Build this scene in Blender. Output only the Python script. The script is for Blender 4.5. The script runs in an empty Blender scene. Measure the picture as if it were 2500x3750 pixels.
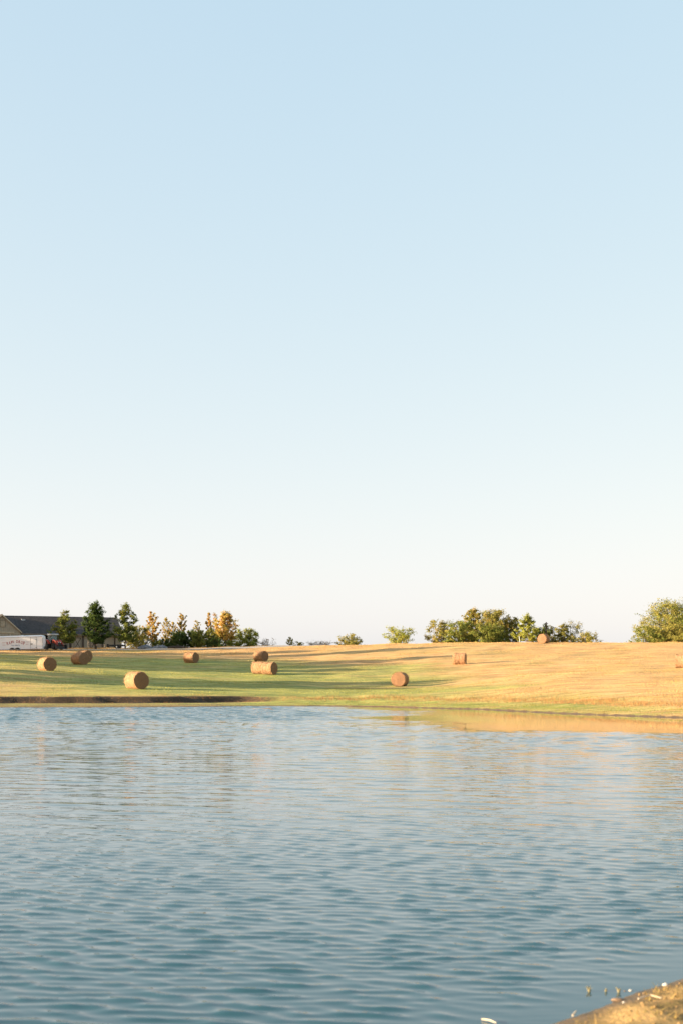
import bpy, math, random
import numpy as np
from mathutils import Vector, Matrix, Euler

# ------------------------------------------------------------------ camera, sky, sun, exposure
scene = bpy.context.scene
COL = scene.collection
FPX, HZ, CX, CAMZ = 5208.0, 2500.0, 1250.0, 2.0        # photograph: focal length in pixels, horizon row, centre column, eye height

cam_data = bpy.data.cameras.new('camera')
cam_data.sensor_fit = 'VERTICAL'
cam_data.sensor_height = 36.0
cam_data.lens = 50.0
cam_data.shift_y = (HZ - 1875.0) / 3750.0
cam_data.clip_start = 0.1
cam_data.clip_end = 9000
cam_data.dof.use_dof = True
cam_data.dof.focus_distance = 150.0
cam_data.dof.aperture_fstop = 3.2
cam = bpy.data.objects.new('camera', cam_data)
cam.location = (0, 0, CAMZ)
cam.rotation_euler = (math.radians(90), 0, 0)
COL.objects.link(cam)
scene.camera = cam

SUN_PHI, SUN_EL = 77.0, 9.5      # degrees: to the left of "behind the camera", and elevation
sp, se = math.radians(SUN_PHI), math.radians(SUN_EL)
TO_SUN = Vector((-math.sin(sp) * math.cos(se), -math.cos(sp) * math.cos(se), math.sin(se)))

world = bpy.data.worlds.new('World')
scene.world = world
world.use_nodes = True
wn = world.node_tree
bg = wn.nodes['Background']
sky = wn.nodes.new('ShaderNodeTexSky')
sky.sky_type = 'NISHITA'
sky.sun_disc = False
sky.sun_elevation = se
sky.sun_rotation = math.atan2(TO_SUN.x, TO_SUN.y)
sky.altitude = 150
sky.air_density = 0.7
sky.dust_density = 1.95
sky.ozone_density = 1.0
# the photograph's film response flattens the bright sky; the same response is applied in every direction
sep = wn.nodes.new('ShaderNodeSeparateColor'); comb = wn.nodes.new('ShaderNodeCombineColor')
wn.links.new(sky.outputs['Color'], sep.inputs['Color'])
for i, (g, k) in enumerate(((0.488, 1.07), (0.295, 1.145), (0.135, 1.285))):
    pw = wn.nodes.new('ShaderNodeMath'); pw.operation = 'POWER'; pw.inputs[1].default_value = g
    ml = wn.nodes.new('ShaderNodeMath'); ml.operation = 'MULTIPLY'; ml.inputs[1].default_value = k
    wn.links.new(sep.outputs[i], pw.inputs[0]); wn.links.new(pw.outputs[0], ml.inputs[0]); wn.links.new(ml.outputs[0], comb.inputs[i])
wn.links.new(comb.outputs['Color'], bg.inputs['Color'])
bg.inputs['Strength'].default_value = 0.15

sun_data = bpy.data.lights.new('sun', 'SUN')
sun_data.energy = 5.0
sun_data.angle = math.radians(0.55)
sun_data.color = (1.0, 0.77, 0.52)
sun = bpy.data.objects.new('sun', sun_data)
sun.rotation_euler = TO_SUN.to_track_quat('Z', 'Y').to_euler()
sun.location = (-60, -20, 40)
COL.objects.link(sun)

vs = scene.view_settings
vs.view_transform = 'Standard'
vs.look = 'None'
vs.exposure = 2.06
vs.gamma = 1.0
vs.use_curve_mapping = False
scene.cycles.max_bounces = 6
scene.cycles.sample_clamp_indirect = 4.0

# ------------------------------------------------------------------ helpers
def rgb(c): return (c[0], c[1], c[2], 1.0)

class NT:
    """thin wrapper for building node materials"""
    def __init__(self, name):
        self.m = bpy.data.materials.new(name)
        self.m.use_nodes = True
        self.t = self.m.node_tree
        self.p = self.t.nodes['Principled BSDF']
        self.out = self.t.nodes['Material Output']
    def n(self, kind, **kw):
        nd = self.t.nodes.new(kind)
        for k, v in kw.items():
            if k.startswith('i_'):
                nd.inputs[k[2:].replace('_', ' ')].default_value = v
            else:
                setattr(nd, k, v)
        return nd
    def l(self, a, b): self.t.links.new(a, b)
    def mix(self, fac, a, b, mode='MIX'):
        nd = self.t.nodes.new('ShaderNodeMix'); nd.data_type = 'RGBA'; nd.blend_type = mode
        for sock, v in ((nd.inputs[0], fac), (nd.inputs[6], a), (nd.inputs[7], b)):
            if isinstance(v, bpy.types.NodeSocket): self.l(v, sock)
            elif isinstance(v, (int, float)): sock.default_value = v
            else: sock.default_value = rgb(v)
        return nd.outputs[2]
    def math(self, op, a, b=0.0):
        nd = self.t.nodes.new('ShaderNodeMath'); nd.operation = op
        for sock, v in ((nd.inputs[0], a), (nd.inputs[1], b)):
            if isinstance(v, bpy.types.NodeSocket): self.l(v, sock)
            else: sock.default_value = v
        return nd.outputs[0]
    def ramp(self, fac, lo, hi):
        nd = self.t.nodes.new('ShaderNodeMapRange'); nd.interpolation_type = 'SMOOTHSTEP'
        nd.inputs['From Min'].default_value = lo; nd.inputs['From Max'].default_value = hi
        self.l(fac, nd.inputs['Value'])
        return nd.outputs['Result']
    def noise(self, scale, detail=4.0, vec=None, rough=0.55):
        nd = self.t.nodes.new('ShaderNodeTexNoise')
        nd.inputs['Scale'].default_value = scale; nd.inputs['Detail'].default_value = detail
        nd.inputs['Roughness'].default_value = rough
        if vec is not None: self.l(vec, nd.inputs['Vector'])
        return nd.outputs['Fac']
    def pos(self, scale=(1, 1, 1), rot=(0, 0, 0)):
        g = self.t.nodes.new('ShaderNodeNewGeometry')
        mp = self.t.nodes.new('ShaderNodeMapping')
        mp.inputs['Scale'].default_value = scale
        mp.inputs['Rotation'].default_value = rot
        self.l(g.outputs['Position'], mp.inputs['Vector'])
        return mp.outputs['Vector']
    def objco(self, scale=(1, 1, 1)):
        g = self.t.nodes.new('ShaderNodeTexCoord')
        mp = self.t.nodes.new('ShaderNodeMapping')
        mp.inputs['Scale'].default_value = scale
        self.l(g.outputs['Object'], mp.inputs['Vector'])
        return mp.outputs['Vector']
    def attr(self, name):
        a = self.t.nodes.new('ShaderNodeAttribute'); a.attribute_name = name
        return a.outputs['Fac']
    def bump(self, h, dist, strength=1.0):
        b = self.t.nodes.new('ShaderNodeBump')
        b.inputs['Strength'].default_value = strength; b.inputs['Distance'].default_value = dist
        self.l(h, b.inputs['Height'])
        self.l(b.outputs['Normal'], self.p.inputs['Normal'])
        return b.outputs['Normal']

def simple_mat(name, col, col2=None, rough=0.7, scale=3.0, stretch=(1, 1, 1), metallic=0.0, bump=0.0, spec=0.4, coat=0.0):
    m = NT(name)
    v = m.objco(stretch)
    f = m.noise(scale, 5.0, v)
    if col2 is None: col2 = tuple(c * 0.75 for c in col)
    c = m.mix(m.ramp(f, 0.3, 0.7), col, col2)
    m.l(c, m.p.inputs['Base Color'])
    m.p.inputs['Roughness'].default_value = rough
    m.p.inputs['Metallic'].default_value = metallic
    m.p.inputs['Specular IOR Level'].default_value = spec
    m.p.inputs['Coat Weight'].default_value = coat
    if bump: m.bump(f, bump)
    return m.m

class MB:
    """collects shapes for ONE mesh"""
    def __init__(self): self.v = []; self.f = []
    def add(self, vs_, fs_):
        o = len(self.v); self.v += [tuple(p) for p in vs_]; self.f += [tuple(i + o for i in f) for f in fs_]
        return self
    def box(self, x0, x1, y0, y1, z0, z1, M=None, bev=0.0):
        if bev > 0:
            b = bev
            pts = []
            for z, ins in ((z0, b), (z0 + b, 0), (z1 - b, 0), (z1, b)):
                pts += [(x0 + ins + (b if ins == 0 else 0) * 0, y0 + ins, z), (x1 - ins, y0 + ins, z), (x1 - ins, y1 - ins, z), (x0 + ins, y1 - ins, z)]
            fs_ = [(3, 2, 1, 0), (12, 13, 14, 15)]
            for k in range(3):
                for i in range(4):
                    a = k * 4 + i; c = k * 4 + (i + 1) % 4
                    fs_.append((a, c, c + 4, a + 4))
        else:
            pts = [(x0, y0, z0), (x1, y0, z0), (x1, y1, z0), (x0, y1, z0), (x0, y0, z1), (x1, y0, z1), (x1, y1, z1), (x0, y1, z1)]
            fs_ = [(3, 2, 1, 0), (4, 5, 6, 7), (0, 1, 5, 4), (1, 2, 6, 5), (2, 3, 7, 6), (3, 0, 4, 7)]
        if M is not None: pts = [M @ Vector(p) for p in pts]
        return self.add(pts, fs_)
    def tube(self, pts, rads, n=6, cap=True):
        pts = [Vector(p) for p in pts]
        if isinstance(rads, (int, float)): rads = [rads] * len(pts)
        rings = []
        for i, p in enumerate(pts):
            d = (pts[min(i + 1, len(pts) - 1)] - pts[max(i - 1, 0)])
            if d.length < 1e-9: d = Vector((0, 0, 1))
            d.normalize()
            a = d.cross(Vector((0, 0, 1)) if abs(d.z) < 0.9 else Vector((1, 0, 0))).normalized()
            b = d.cross(a)
            rings.append([p + (a * math.cos(2 * math.pi * k / n) + b * math.sin(2 * math.pi * k / n)) * rads[i] for k in range(n)])
        vs_ = [q for r in rings for q in r]
        fs_ = []
        for i in range(len(pts) - 1):
            for k in range(n):
                fs_.append((i * n + k, i * n + (k + 1) % n, (i + 1) * n + (k + 1) % n, (i + 1) * n + k))
        if cap:
            fs_.append(tuple(range(n - 1, -1, -1))); fs_.append(tuple((len(pts) - 1) * n + k for k in range(n)))
        return self.add(vs_, fs_)
    def lathe(self, prof, n=24, M=None):
        """profile of (radius, axis position) turned about local Y"""
        vs_ = []; fs_ = []
        for r, a in prof:
            for k in range(n):
                t = 2 * math.pi * k / n
                vs_.append((r * math.cos(t), a, r * math.sin(t)))
        for i in range(len(prof) - 1):
            for k in range(n):
                fs_.append((i * n + k, (i + 1) * n + k, (i + 1) * n + (k + 1) % n, i * n + (k + 1) % n))
        fs_.append(tuple(range(n))); fs_.append(tuple((len(prof) - 1) * n + k for k in range(n - 1, -1, -1)))
        if M is not None: vs_ = [M @ Vector(p) for p in vs_]
        return self.add(vs_, fs_)
    def prism(self, poly, y0, y1, M=None):
        """polygon in the local XZ plane, extruded along Y"""
        n = len(poly)
        vs_ = [(x, y0, z) for x, z in poly] + [(x, y1, z) for x, z in poly]
        fs_ = [tuple(range(n)), tuple(range(2 * n - 1, n - 1, -1))] + [(i, i + n, (i + 1) % n + n, (i + 1) % n) for i in range(n)]
        if M is not None: vs_ = [M @ Vector(p) for p in vs_]
        return self.add(vs_, fs_)
    def build(self, name, mat, parent=None, smooth=False):
        me = bpy.data.meshes.new(name)
        me.from_pydata(self.v, [], self.f)
        me.validate(); me.update()
        if smooth: me.shade_smooth()
        me.materials.append(mat)
        o = bpy.data.objects.new(name, me); COL.objects.link(o)
        if parent is not None: o.parent = parent
        return o

def np_mesh(name, verts, tris_or_quads, mat, parent=None, attrs=None, smooth=False):
    """big mesh from numpy arrays; all faces with the same number of corners"""
    me = bpy.data.meshes.new(name)
    nf, k = tris_or_quads.shape
    me.vertices.add(len(verts)); me.vertices.foreach_set('co', np.ascontiguousarray(verts, dtype=np.float32).ravel())
    me.loops.add(nf * k); me.loops.foreach_set('vertex_index', np.ascontiguousarray(tris_or_quads, dtype=np.int32).ravel())
    me.polygons.add(nf)
    me.polygons.foreach_set('loop_start', np.arange(0, nf * k, k, dtype=np.int32))
    me.update(calc_edges=True)
    for an, av in (attrs or {}).items():
        at = me.attributes.new(an, 'FLOAT', 'POINT')
        at.data.foreach_set('value', np.ascontiguousarray(av, dtype=np.float32))
    if smooth: me.shade_smooth()
    me.materials.append(mat)
    o = bpy.data.objects.new(name, me); COL.objects.link(o)
    if parent is not None: o.parent = parent
    return o

def tag(o, label=None, cat=None, group=None, kind=None):
    if label: o['label'] = label
    if cat: o['category'] = cat
    if group: o['group'] = group
    if kind: o['kind'] = kind
    return o

def empty(name, loc, rz=0.0, rx=0.0, ry=0.0):
    o = bpy.data.objects.new(name, None); COL.objects.link(o)
    o.location = loc; o.rotation_euler = (rx, ry, rz); o.empty_display_size = 0.3
    return o

def X_at(px, D): return (px - CX) / FPX * D
def Z_at(py, D): return CAMZ + (HZ - py) * D / FPX

rs = np.random.RandomState(11)
def sines(seed, n, lo, hi):
    r = np.random.RandomState(seed)
    ang = r.uniform(0, 2 * np.pi, n); fr = np.exp(r.uniform(np.log(lo), np.log(hi), n)); ph = r.uniform(0, 2 * np.pi, n)
    return ang, fr, ph
def snoise(x, y, seed, lo, hi, n=22):
    """smooth pseudo-noise of about -1..1 made from random plane waves (lo..hi cycles per metre)"""
    ang, fr, ph = sines(seed, n, lo, hi)
    o = np.zeros_like(x, dtype=np.float64)
    for a, f, p in zip(ang, fr, ph):
        o += np.sin(2 * np.pi * f * (x * math.cos(a) + y * math.sin(a)) + p)
    return o / math.sqrt(n) * 1.1
def sstep(x, a, b):
    t = np.clip((x - a) / (b - a), 0, 1); return t * t * (3 - 2 * t)

# ------------------------------------------------------------------ terrain: control points, pond outline, height grid
cps = []
def cp(px, py, D, dz=0.0): cps.append((X_at(px, D), D, Z_at(py, D) + dz))
COLS = {
    0:    [(2545, 124), (2502, 131), (2456, 143), (2430, 161), (2408, 189), (2386, 226), (2381, 234), (2373, 250)],
    500:  [(2546, 123), (2523, 131), (2480, 152), (2440, 180), (2405, 212), (2388, 232), (2376, 248)],
    970:  [(2540, 127), (2500, 148), (2470, 168), (2423, 202), (2395, 226), (2375, 242), (2365, 252)],
    1464: [(2545, 125), (2522, 145), (2480, 163), (2433, 185), (2395, 212), (2359, 240)],
    1680: [(2550, 120), (2510, 142), (2433, 179), (2390, 207), (2355, 235)],
    2000: [(2568, 102), (2540, 112), (2480, 140), (2420, 178), (2380, 210), (2355, 230)],
    2500: [(2580, 92), (2540, 106), (2490, 130), (2445, 155), (2400, 185), (2353, 228)],
}
for px, rows in COLS.items():
    for py, D in rows: cp(px, py, D)
for py, D in COLS[0]: cp(-600, py, D, 0.5)
for py, D in COLS[0]: cp(-1400, py, D, 1.0)
for py, D in COLS[2500]: cp(3100, py, D, 0.4)
for px, z in ((-1400, 9.3), (-600, 8.9), (0, 8.4), (500, 8.35), (970, 8.5), (1464, 8.4), (1680, 8.2), (2000, 8.0), (2500, 7.9), (3100, 7.9)):
    cps.append((X_at(px, 266), 266.0, z)); cps.append((X_at(px, 310), 310.0, z - 0.9))
C = np.array(cps)
def tps_k(r2): return np.where(r2 > 0, r2 * np.log(np.maximum(r2, 1e-9)) * 0.5, 0.0)
SC = 50.0
P = C[:, :2] / SC
Kmat = tps_k(((P[:, None] - P[None]) ** 2).sum(-1)) + np.eye(len(P)) * 0.004
A = np.block([[Kmat, np.c_[np.ones(len(P)), P]], [np.c_[np.ones(len(P)), P].T, np.zeros((3, 3))]])
W = np.linalg.solve(A, np.r_[C[:, 2], 0, 0, 0])
def tps(x, y):
    q = np.stack([x.ravel() / SC, y.ravel() / SC], -1)
    out = W[-3] + q @ W[-2:]
    for i in range(len(P)):
        out += W[i] * tps_k(((q - P[i]) ** 2).sum(-1))
    return out.reshape(x.shape)

FAR_SHORE = [(px, py) for px, py in ((-300, 2592), (0, 2591), (350, 2590.5), (700, 2589), (900, 2587), (1200, 2587), (1400, 2589), (1600, 2594), (1760, 2598), (2000, 2611), (2250, 2620), (2500, 2628))]
pond = []
for px, py in FAR_SHORE:
    D = CAMZ * FPX / (py - HZ); pond.append((X_at(px, D), D))
pond += [(24, 75), (28.5, 64), (27, 50), (20, 34), (12, 21.5), (6.2, 14.2), (3.6, 11.3), (2.32, 9.62), (1.93, 9.2), (1.6, 8.75), (1.24, 8.33), (0.6, 7.6), (-1.0, 6.4), (-5, 4.6), (-14, 3.2), (-30, 4), (-48, 12), (-58, 34), (-60, 60), (-56, 90), (-45, 108)]
pd = np.array(pond)
def catmull(p, m=5):
    n = len(p); out = []
    for i in range(n):
        p0, p1, p2, p3 = p[i - 1], p[i], p[(i + 1) % n], p[(i + 2) % n]
        for k in range(m):
            t = k / m
            out.append(0.5 * ((2 * p1) + (-p0 + p2) * t + (2 * p0 - 5 * p1 + 4 * p2 - p3) * t * t + (-p0 + 3 * p1 - 3 * p2 + p3) * t ** 3))
    return np.array(out)
PD = catmull(pd)
def pond_sd(x, y):
    """signed distance to the shoreline, positive on land"""
    xf, yf = x.ravel(), y.ravel()
    best = np.full(xf.shape, 1e18); inside = np.zeros(xf.shape, bool)
    n = len(PD)
    for i in range(n):
        ax, ay = PD[i]; bx, by = PD[(i + 1) % n]
        dx, dy = bx - ax, by - ay
        t = np.clip(((xf - ax) * dx + (yf - ay) * dy) / (dx * dx + dy * dy + 1e-12), 0, 1)
        best = np.minimum(best, (xf - ax - t * dx) ** 2 + (yf - ay - t * dy) ** 2)
        if ay != by:
            c = ((ay > yf) != (by > yf)) & (xf < (bx - ax) * (yf - ay) / (by - ay) + ax)
            inside ^= c
    d = np.sqrt(best)
    return np.where(inside, -d, d).reshape(x.shape)

def lines(*segs):
    out = []
    for a, b, st in segs: out += list(np.arange(a, b, st))
    return out
gx = -np.geomspace(3200, 132, 12); gx2 = np.geomspace(132, 3200, 12)
XS = np.array(list(gx) + lines((-130, -62, 3), (-62, -3, 0.6), (-3, 6, 0.09), (6, 62, 0.6), (62, 131, 3)) + list(gx2))
YS = np.array(lines((-60, 4, 2), (4, 7.5, 0.25), (7.5, 12, 0.06), (12, 20, 0.35), (20, 78, 1.2), (78, 128, 0.25), (128, 264, 1.0)) + list(np.geomspace(264, 4200, 26)))
GX, GY = np.meshgrid(XS, YS)
SD = pond_sd(GX, GY)
SD = SD + sstep(GY, 60, 80) * (0.16 * snoise(GX, GY, 12, .08, .3) + .10 * snoise(GX, GY, 13, .4, 1.2))
TP = tps(GX, GY)
n_big = snoise(GX, GY, 3, 0.01, 0.05)
n_mid = snoise(GX, GY, 4, 0.06, 0.25)
n_sml = snoise(GX, GY, 5, 0.4, 1.6)
far = sstep(GY, 268, 420)
side = sstep(np.abs(GX), 150, 260)
field_z = TP * (1 - far) + (6.2 + 0.8 * n_big) * far
field_z = field_z * (1 - side) + np.clip(field_z, 1.0, 7.0) * side
field_z = field_z + 0.05 * n_mid
sdn = SD + 0.35 * snoise(GX, GY, 8, 0.08, 0.5) * sstep(SD, 0.5, 4) * sstep(GY, 60, 80)
prof_l = np.interp(sdn, [0, .25, 1.5, 5.6, 6.3, 7.2, 12], [0, .07, .12, .27, .78, .88, 1.05])
prof_r = np.interp(sdn, [0, .25, 1.2, 4, 6.5, 9, 14], [0, .09, .15, .30, .60, .82, 1.05])
mlr = sstep(GX, -11, -2)
prof = prof_l * (1 - mlr) + prof_r * mlr
w_f = sstep(SD, 7.0, 13.0)
land_far = prof * (1 - w_f) + np.maximum(field_z, 0.6) * w_f
prof_n = np.interp(SD, [0, .1, .4, 1.2, 3, 8, 30, 90], [0, .02, .05, .11, .26, .42, .9, 2.2]) + 0.030 * n_sml * sstep(SD, .02, .5) + 0.018 * snoise(GX, GY, 6, 1.5, 4.5) * sstep(SD, .02, .4)
fb = sstep(GY, 55, 80)
land = prof_n * (1 - fb) + land_far * fb
bed = -np.interp(-SD, [0, .5, 3, 12, 30], [0.0, .05, .35, 1.3, 2.2])
GZ = np.where(SD >= 0, land, bed)

def gsample(G, x, y):
    x = np.asarray(x, float); y = np.asarray(y, float)
    i = np.clip(np.searchsorted(XS, x) - 1, 0, len(XS) - 2); j = np.clip(np.searchsorted(YS, y) - 1, 0, len(YS) - 2)
    tx = (x - XS[i]) / (XS[i + 1] - XS[i]); ty = (y - YS[j]) / (YS[j + 1] - YS[j])
    return (G[j, i] * (1 - tx) + G[j, i + 1] * tx) * (1 - ty) + (G[j + 1, i] * (1 - tx) + G[j + 1, i + 1] * tx) * ty
def ground(x, y): return float(gsample(GZ, x, y))

def dryness(x, y, z):
    """0 = green aftergrowth in the swale, 1 = cured straw-coloured stubble on the slopes"""
    d = np.maximum(sstep(x + 0.6 * (z - 2.0) * 3, 5, 24), sstep(z + 0.02 * x, 3.9, 6.0))
    d = np.maximum(d, 0.45 * sstep(-x, 26, 34) * sstep(-z, -2.6, -1.2))
    d = 0.10 + 0.9 * d + 0.30 * snoise(x, y, 21, 0.015, 0.09) * (1 - np.abs(2 * d - 1) * 0.6) + 0.17 * snoise(x * 0.2, y, 22, 0.1, 0.5)
    return np.clip(d, 0, 1)
def windrow(x, y):
    """mown swaths running along the slope"""
    ph = 2 * np.pi * (y + 0.10 * x + 2.2 * snoise(x, y, 31, 0.006, 0.02)) / 3.4
    return 0.5 + 0.5 * np.sin(ph)
DRY = dryness(GX, GY, GZ)

# ------------------------------------------------------------------ materials of the setting
GOLD, GOLD2 = (0.62, 0.40, 0.18), (0.37, 0.225, 0.088)
GREEN, GREEN2 = (0.39, 0.375, 0.105), (0.155, 0.195, 0.058)

def mat_ground():
    m = NT('field_earth')
    dry = m.attr('dry'); bank = m.attr('bank')
    n1 = m.noise(0.9, 6.0, m.pos((0.35, 1.0, 1.0)))
    n2 = m.noise(9.0, 5.0, m.pos())
    g = m.mix(m.ramp(n1, .3, .7), GREEN, GREEN2)
    d = m.mix(m.ramp(n1, .3, .7), GOLD, GOLD2)
    c = m.mix(dry, g, d)
    soil = m.mix(m.ramp(n2, .35, .65), (0.24, 0.155, 0.085), (0.13, 0.085, 0.048))
    c = m.mix(m.ramp(m.math('ADD', bank, m.math('MULTIPLY', m.math('SUBTRACT', n2, .5), .9)), .35, .6), c, soil)
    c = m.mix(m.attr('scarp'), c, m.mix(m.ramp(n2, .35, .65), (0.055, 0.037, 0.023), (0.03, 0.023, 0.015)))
    near = m.attr('near')
    n3 = m.noise(3.2, 8.0, m.pos((1, .8, 1)), 0.68)
    n4 = m.noise(22.0, 6.0, m.pos((1, 1, 1)), 0.7)
    mud = m.mix(m.ramp(n3, .38, .62), (0.44, 0.29, 0.12), (0.19, 0.13, 0.055))
    mud = m.mix(m.ramp(n4, .45, .75), mud, (0.16, 0.14, 0.04))
    c = m.mix(near, c, mud)
    wet = m.attr('wet')
    c = m.mix(m.math('MULTIPLY', wet, .75), c, (0.06, 0.042, 0.026))
    m.l(c, m.p.inputs['Base Color'])
    r = m.math('SUBTRACT', 0.92, m.math('MULTIPLY', wet, .5))
    m.l(r, m.p.inputs['Roughness'])
    m.p.inputs['Specular IOR Level'].default_value = 0.2
    hh = m.math('ADD', m.math('MULTIPLY', n2, 0.4), m.math('MULTIPLY', n3, 1.2))
    m.bump(m.math('ADD', hh, n4), 0.03)
    return m.m

near_a = 1 - sstep(GY, 40, 70)
bank_a = ((sdn > 4.9) & (sdn < 6.6)) * (1 - mlr) * 1.0
bank_a = np.maximum(bank_a, (1 - sstep(SD, 0.1, .7)) * 0.7) * fb
bank_a = np.maximum(bank_a, (1 - sstep(SD, 3, 6)) * (1 - mlr) * fb * 0.5)
wet_a = np.where(fb > .5, .6 * (1 - sstep(SD, .02, .3)), 1 - sstep(SD + .06 * n_sml, .02, .28))
nyy, nxx = GX.shape
vid = np.arange(nyy * nxx).reshape(nyy, nxx)
quads = np.stack([vid[:-1, :-1], vid[:-1, 1:], vid[1:, 1:], vid[1:, :-1]], -1).reshape(-1, 4)
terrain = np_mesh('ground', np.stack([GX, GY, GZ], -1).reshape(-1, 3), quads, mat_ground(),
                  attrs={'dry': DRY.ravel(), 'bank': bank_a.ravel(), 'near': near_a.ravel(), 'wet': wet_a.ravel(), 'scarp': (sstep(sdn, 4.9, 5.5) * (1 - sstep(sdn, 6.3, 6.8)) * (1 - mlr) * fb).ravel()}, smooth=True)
tag(terrain, kind='structure')

# ---- water: finely tessellated where the ripples show, coarse elsewhere, one mesh
def waves(x, y, grow):
    r = np.random.RandomState(77)
    h = np.zeros_like(x)
    far_gain = 1 + 8.5 * sstep(y, 12, 30)
    var = np.zeros_like(x)
    for i in range(76):
        if i < 40: lam, a, sl = math.exp(r.uniform(math.log(.125), math.log(.26))), 90 - 20 + r.normal(0, 22), .0080
        elif i < 52: lam, a, sl = math.exp(r.uniform(math.log(.26), math.log(.42))), 90 - 26 + r.normal(0, 14), .0044
        else:      lam, a, sl = math.exp(r.uniform(math.log(.48), math.log(1.3))), 90 - 12 + r.normal(0, 20), .00032 * far_gain
        a = math.radians(a); k = 2 * math.pi / lam
        amp = sl * lam * r.uniform(.4, 1.4)
        p1, p2 = r.uniform(0, 6.28, 2)
        w = np.sin(k * (x * math.cos(a) + y * math.sin(a)) + p1 + 1.1 * np.sin((x * .31 + y * .23) / lam * .45 + p2))
        if lam < .26: amp = amp * (1 - sstep(y, 60 * lam + 2, 78 * lam + 4))
        elif lam < .48: amp = amp * (1 - sstep(y, 75 * lam + 4, 100 * lam + 5))
        h += amp * w
        var += amp * amp * .5
    sg = np.sqrt(var) + 1e-6
    q = sstep(y, 36, 56)
    peaked = sg * 0.85 * (np.exp(np.clip(h / sg, -3, 2.2) * .55) - 1.15)                # little crests over wide flat troughs
    return (peaked * (1 - q) + h * q * 1.15) * grow
A1X = np.linspace(-7.6, 9.3, 500)
ay = [2.0, 3.0, 4.0, 5.0, 5.6]
while ay[-1] < 22: ay.append(ay[-1] + (0.027 if ay[-1] < 9.5 else 0.0030 * ay[-1]))
A1Y = np.array(ay[:-1] + [22.0])
A2X, A2Y = np.linspace(-14.0, 14.0, 256), np.linspace(22.0, 46.0, 241)
BX, BY = np.linspace(-40.0, 14.0, 338), np.linspace(46.0, 121.0, 556)
L = np.linspace
patches = [(A1X, A1Y), (A2X, A2Y), (BX, BY), (L(-75, -40, 10), L(46, 121, 40)), (L(14, 45, 11), L(46, 121, 60)),
           (L(-75, -7.6, 30), L(2, 22, 12)), (L(9.3, 45, 14), L(2, 22, 12)), (L(-75, -14, 30), L(22, 46, 12)), (L(14, 45, 14), L(22, 46, 12)),
           (L(-75, 45, 30), np.array([-1.0, 2.0])), (L(-75, 45, 60), np.array([121.0, 127.0]))]
pv, pq, pr, off = [], [], [], 0
for pi, (xl, yl) in enumerate(patches):
    wx, wyg = np.meshgrid(xl, yl)
    wz = np.zeros_like(wx)
    calm_r = sstep(wx + 3.5 * snoise(wx, wyg, 41, .02, .08), -4, 7) * sstep(wyg + 4 * snoise(wx, wyg, 42, .02, .12), 49, 64)
    band_l = sstep(wyg, 62, 68) * (1 - sstep(wyg + 0.9 * snoise(wx, wyg, 43, .03, .1), 73, 77)) * sstep(wx + 2.5 * snoise(wx, wyg, 44, .05, .2), -18, -8)
    edge = sstep(wyg, 100, 108) * sstep(wx, -8, 3)
    calm = np.clip(np.maximum.reduce([calm_r * 0.97, band_l * (.45 + .35 * sstep(snoise(wx, wyg, 45, .03, .15), -.6, .6)), edge * .85]), 0, 1)
    far_l = sstep(wyg, 58, 80) * (1 - sstep(wx, -4, 8))
    ruffle = (1 - calm) * (1 + 1.3 * far_l)
    if pi < 3:
        wsd = gsample(SD, wx, wyg)
        xl0, xl1 = xl[0], xl[-1]
        fade = sstep(-wsd, 0.0, 1.2) * sstep(wx, xl0, xl0 + .8) * (1 - sstep(wx, xl1 - .8, xl1)) * sstep(wyg, 2, 4)
        wz = waves(wx, wyg, ruffle) * fade
    n = wx.size
    vid = np.arange(n).reshape(wx.shape) + off
    pq.append(np.stack([vid[:-1, :-1], vid[:-1, 1:], vid[1:, 1:], vid[1:, :-1]], -1).reshape(-1, 4))
    pv.append(np.stack([wx, wyg, wz], -1).reshape(-1, 3)); pr.append((ruffle * (1 + 1.9 * sstep(wyg, 11, 24) + 1.4 * sstep(wyg, 38, 60))).ravel()); off += n
def mat_water():
    m = NT('pond_water')
    g = m.n('ShaderNodeNewGeometry')
    ruf = m.attr('ruffle')
    v1 = m.pos((0.95, 3.0, 1), (0, 0, math.radians(-9)))
    v2 = m.pos((2.6, 7.0, 1), (0, 0, math.radians(6)))
    v3 = m.pos((0.22, 0.5, 1), (0, 0, math.radians(-14)))
    a = m.noise(1.0, 3.0, v1, .5)
    b = m.noise(1.0, 2.0, v2, .5)
    c = m.noise(1.0, 2.0, v3, .5)
    gust = m.ramp(m.noise(0.05, 3.0, m.pos((1, 1.6, 1))), .3, .7)
    h = m.math('ADD', m.math('MULTIPLY', a, 0.0042), m.math('MULTIPLY', b, 0.0013))
    h = m.math('ADD', h, m.math('MULTIPLY', c, 0.008))
    k = m.math('ADD', 0.65, m.math('MULTIPLY', gust, 0.5))
    h = m.math('MULTIPLY', m.math('MULTIPLY', h, ruf), k)
    m.bump(h, 1.0)
    m.p.inputs['Base Color'].default_value = (0.016, 0.062, 0.080, 1)
    m.p.inputs['Roughness'].default_value = 0.03
    m.p.inputs['IOR'].default_value = 1.333
    m.p.inputs['Specular IOR Level'].default_value = 0.5
    return m.m
water = np_mesh('pond_water', np.concatenate(pv), np.concatenate(pq), mat_water(), attrs={'ruffle': np.concatenate(pr)}, smooth=True)
tag(water, kind='structure')

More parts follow.
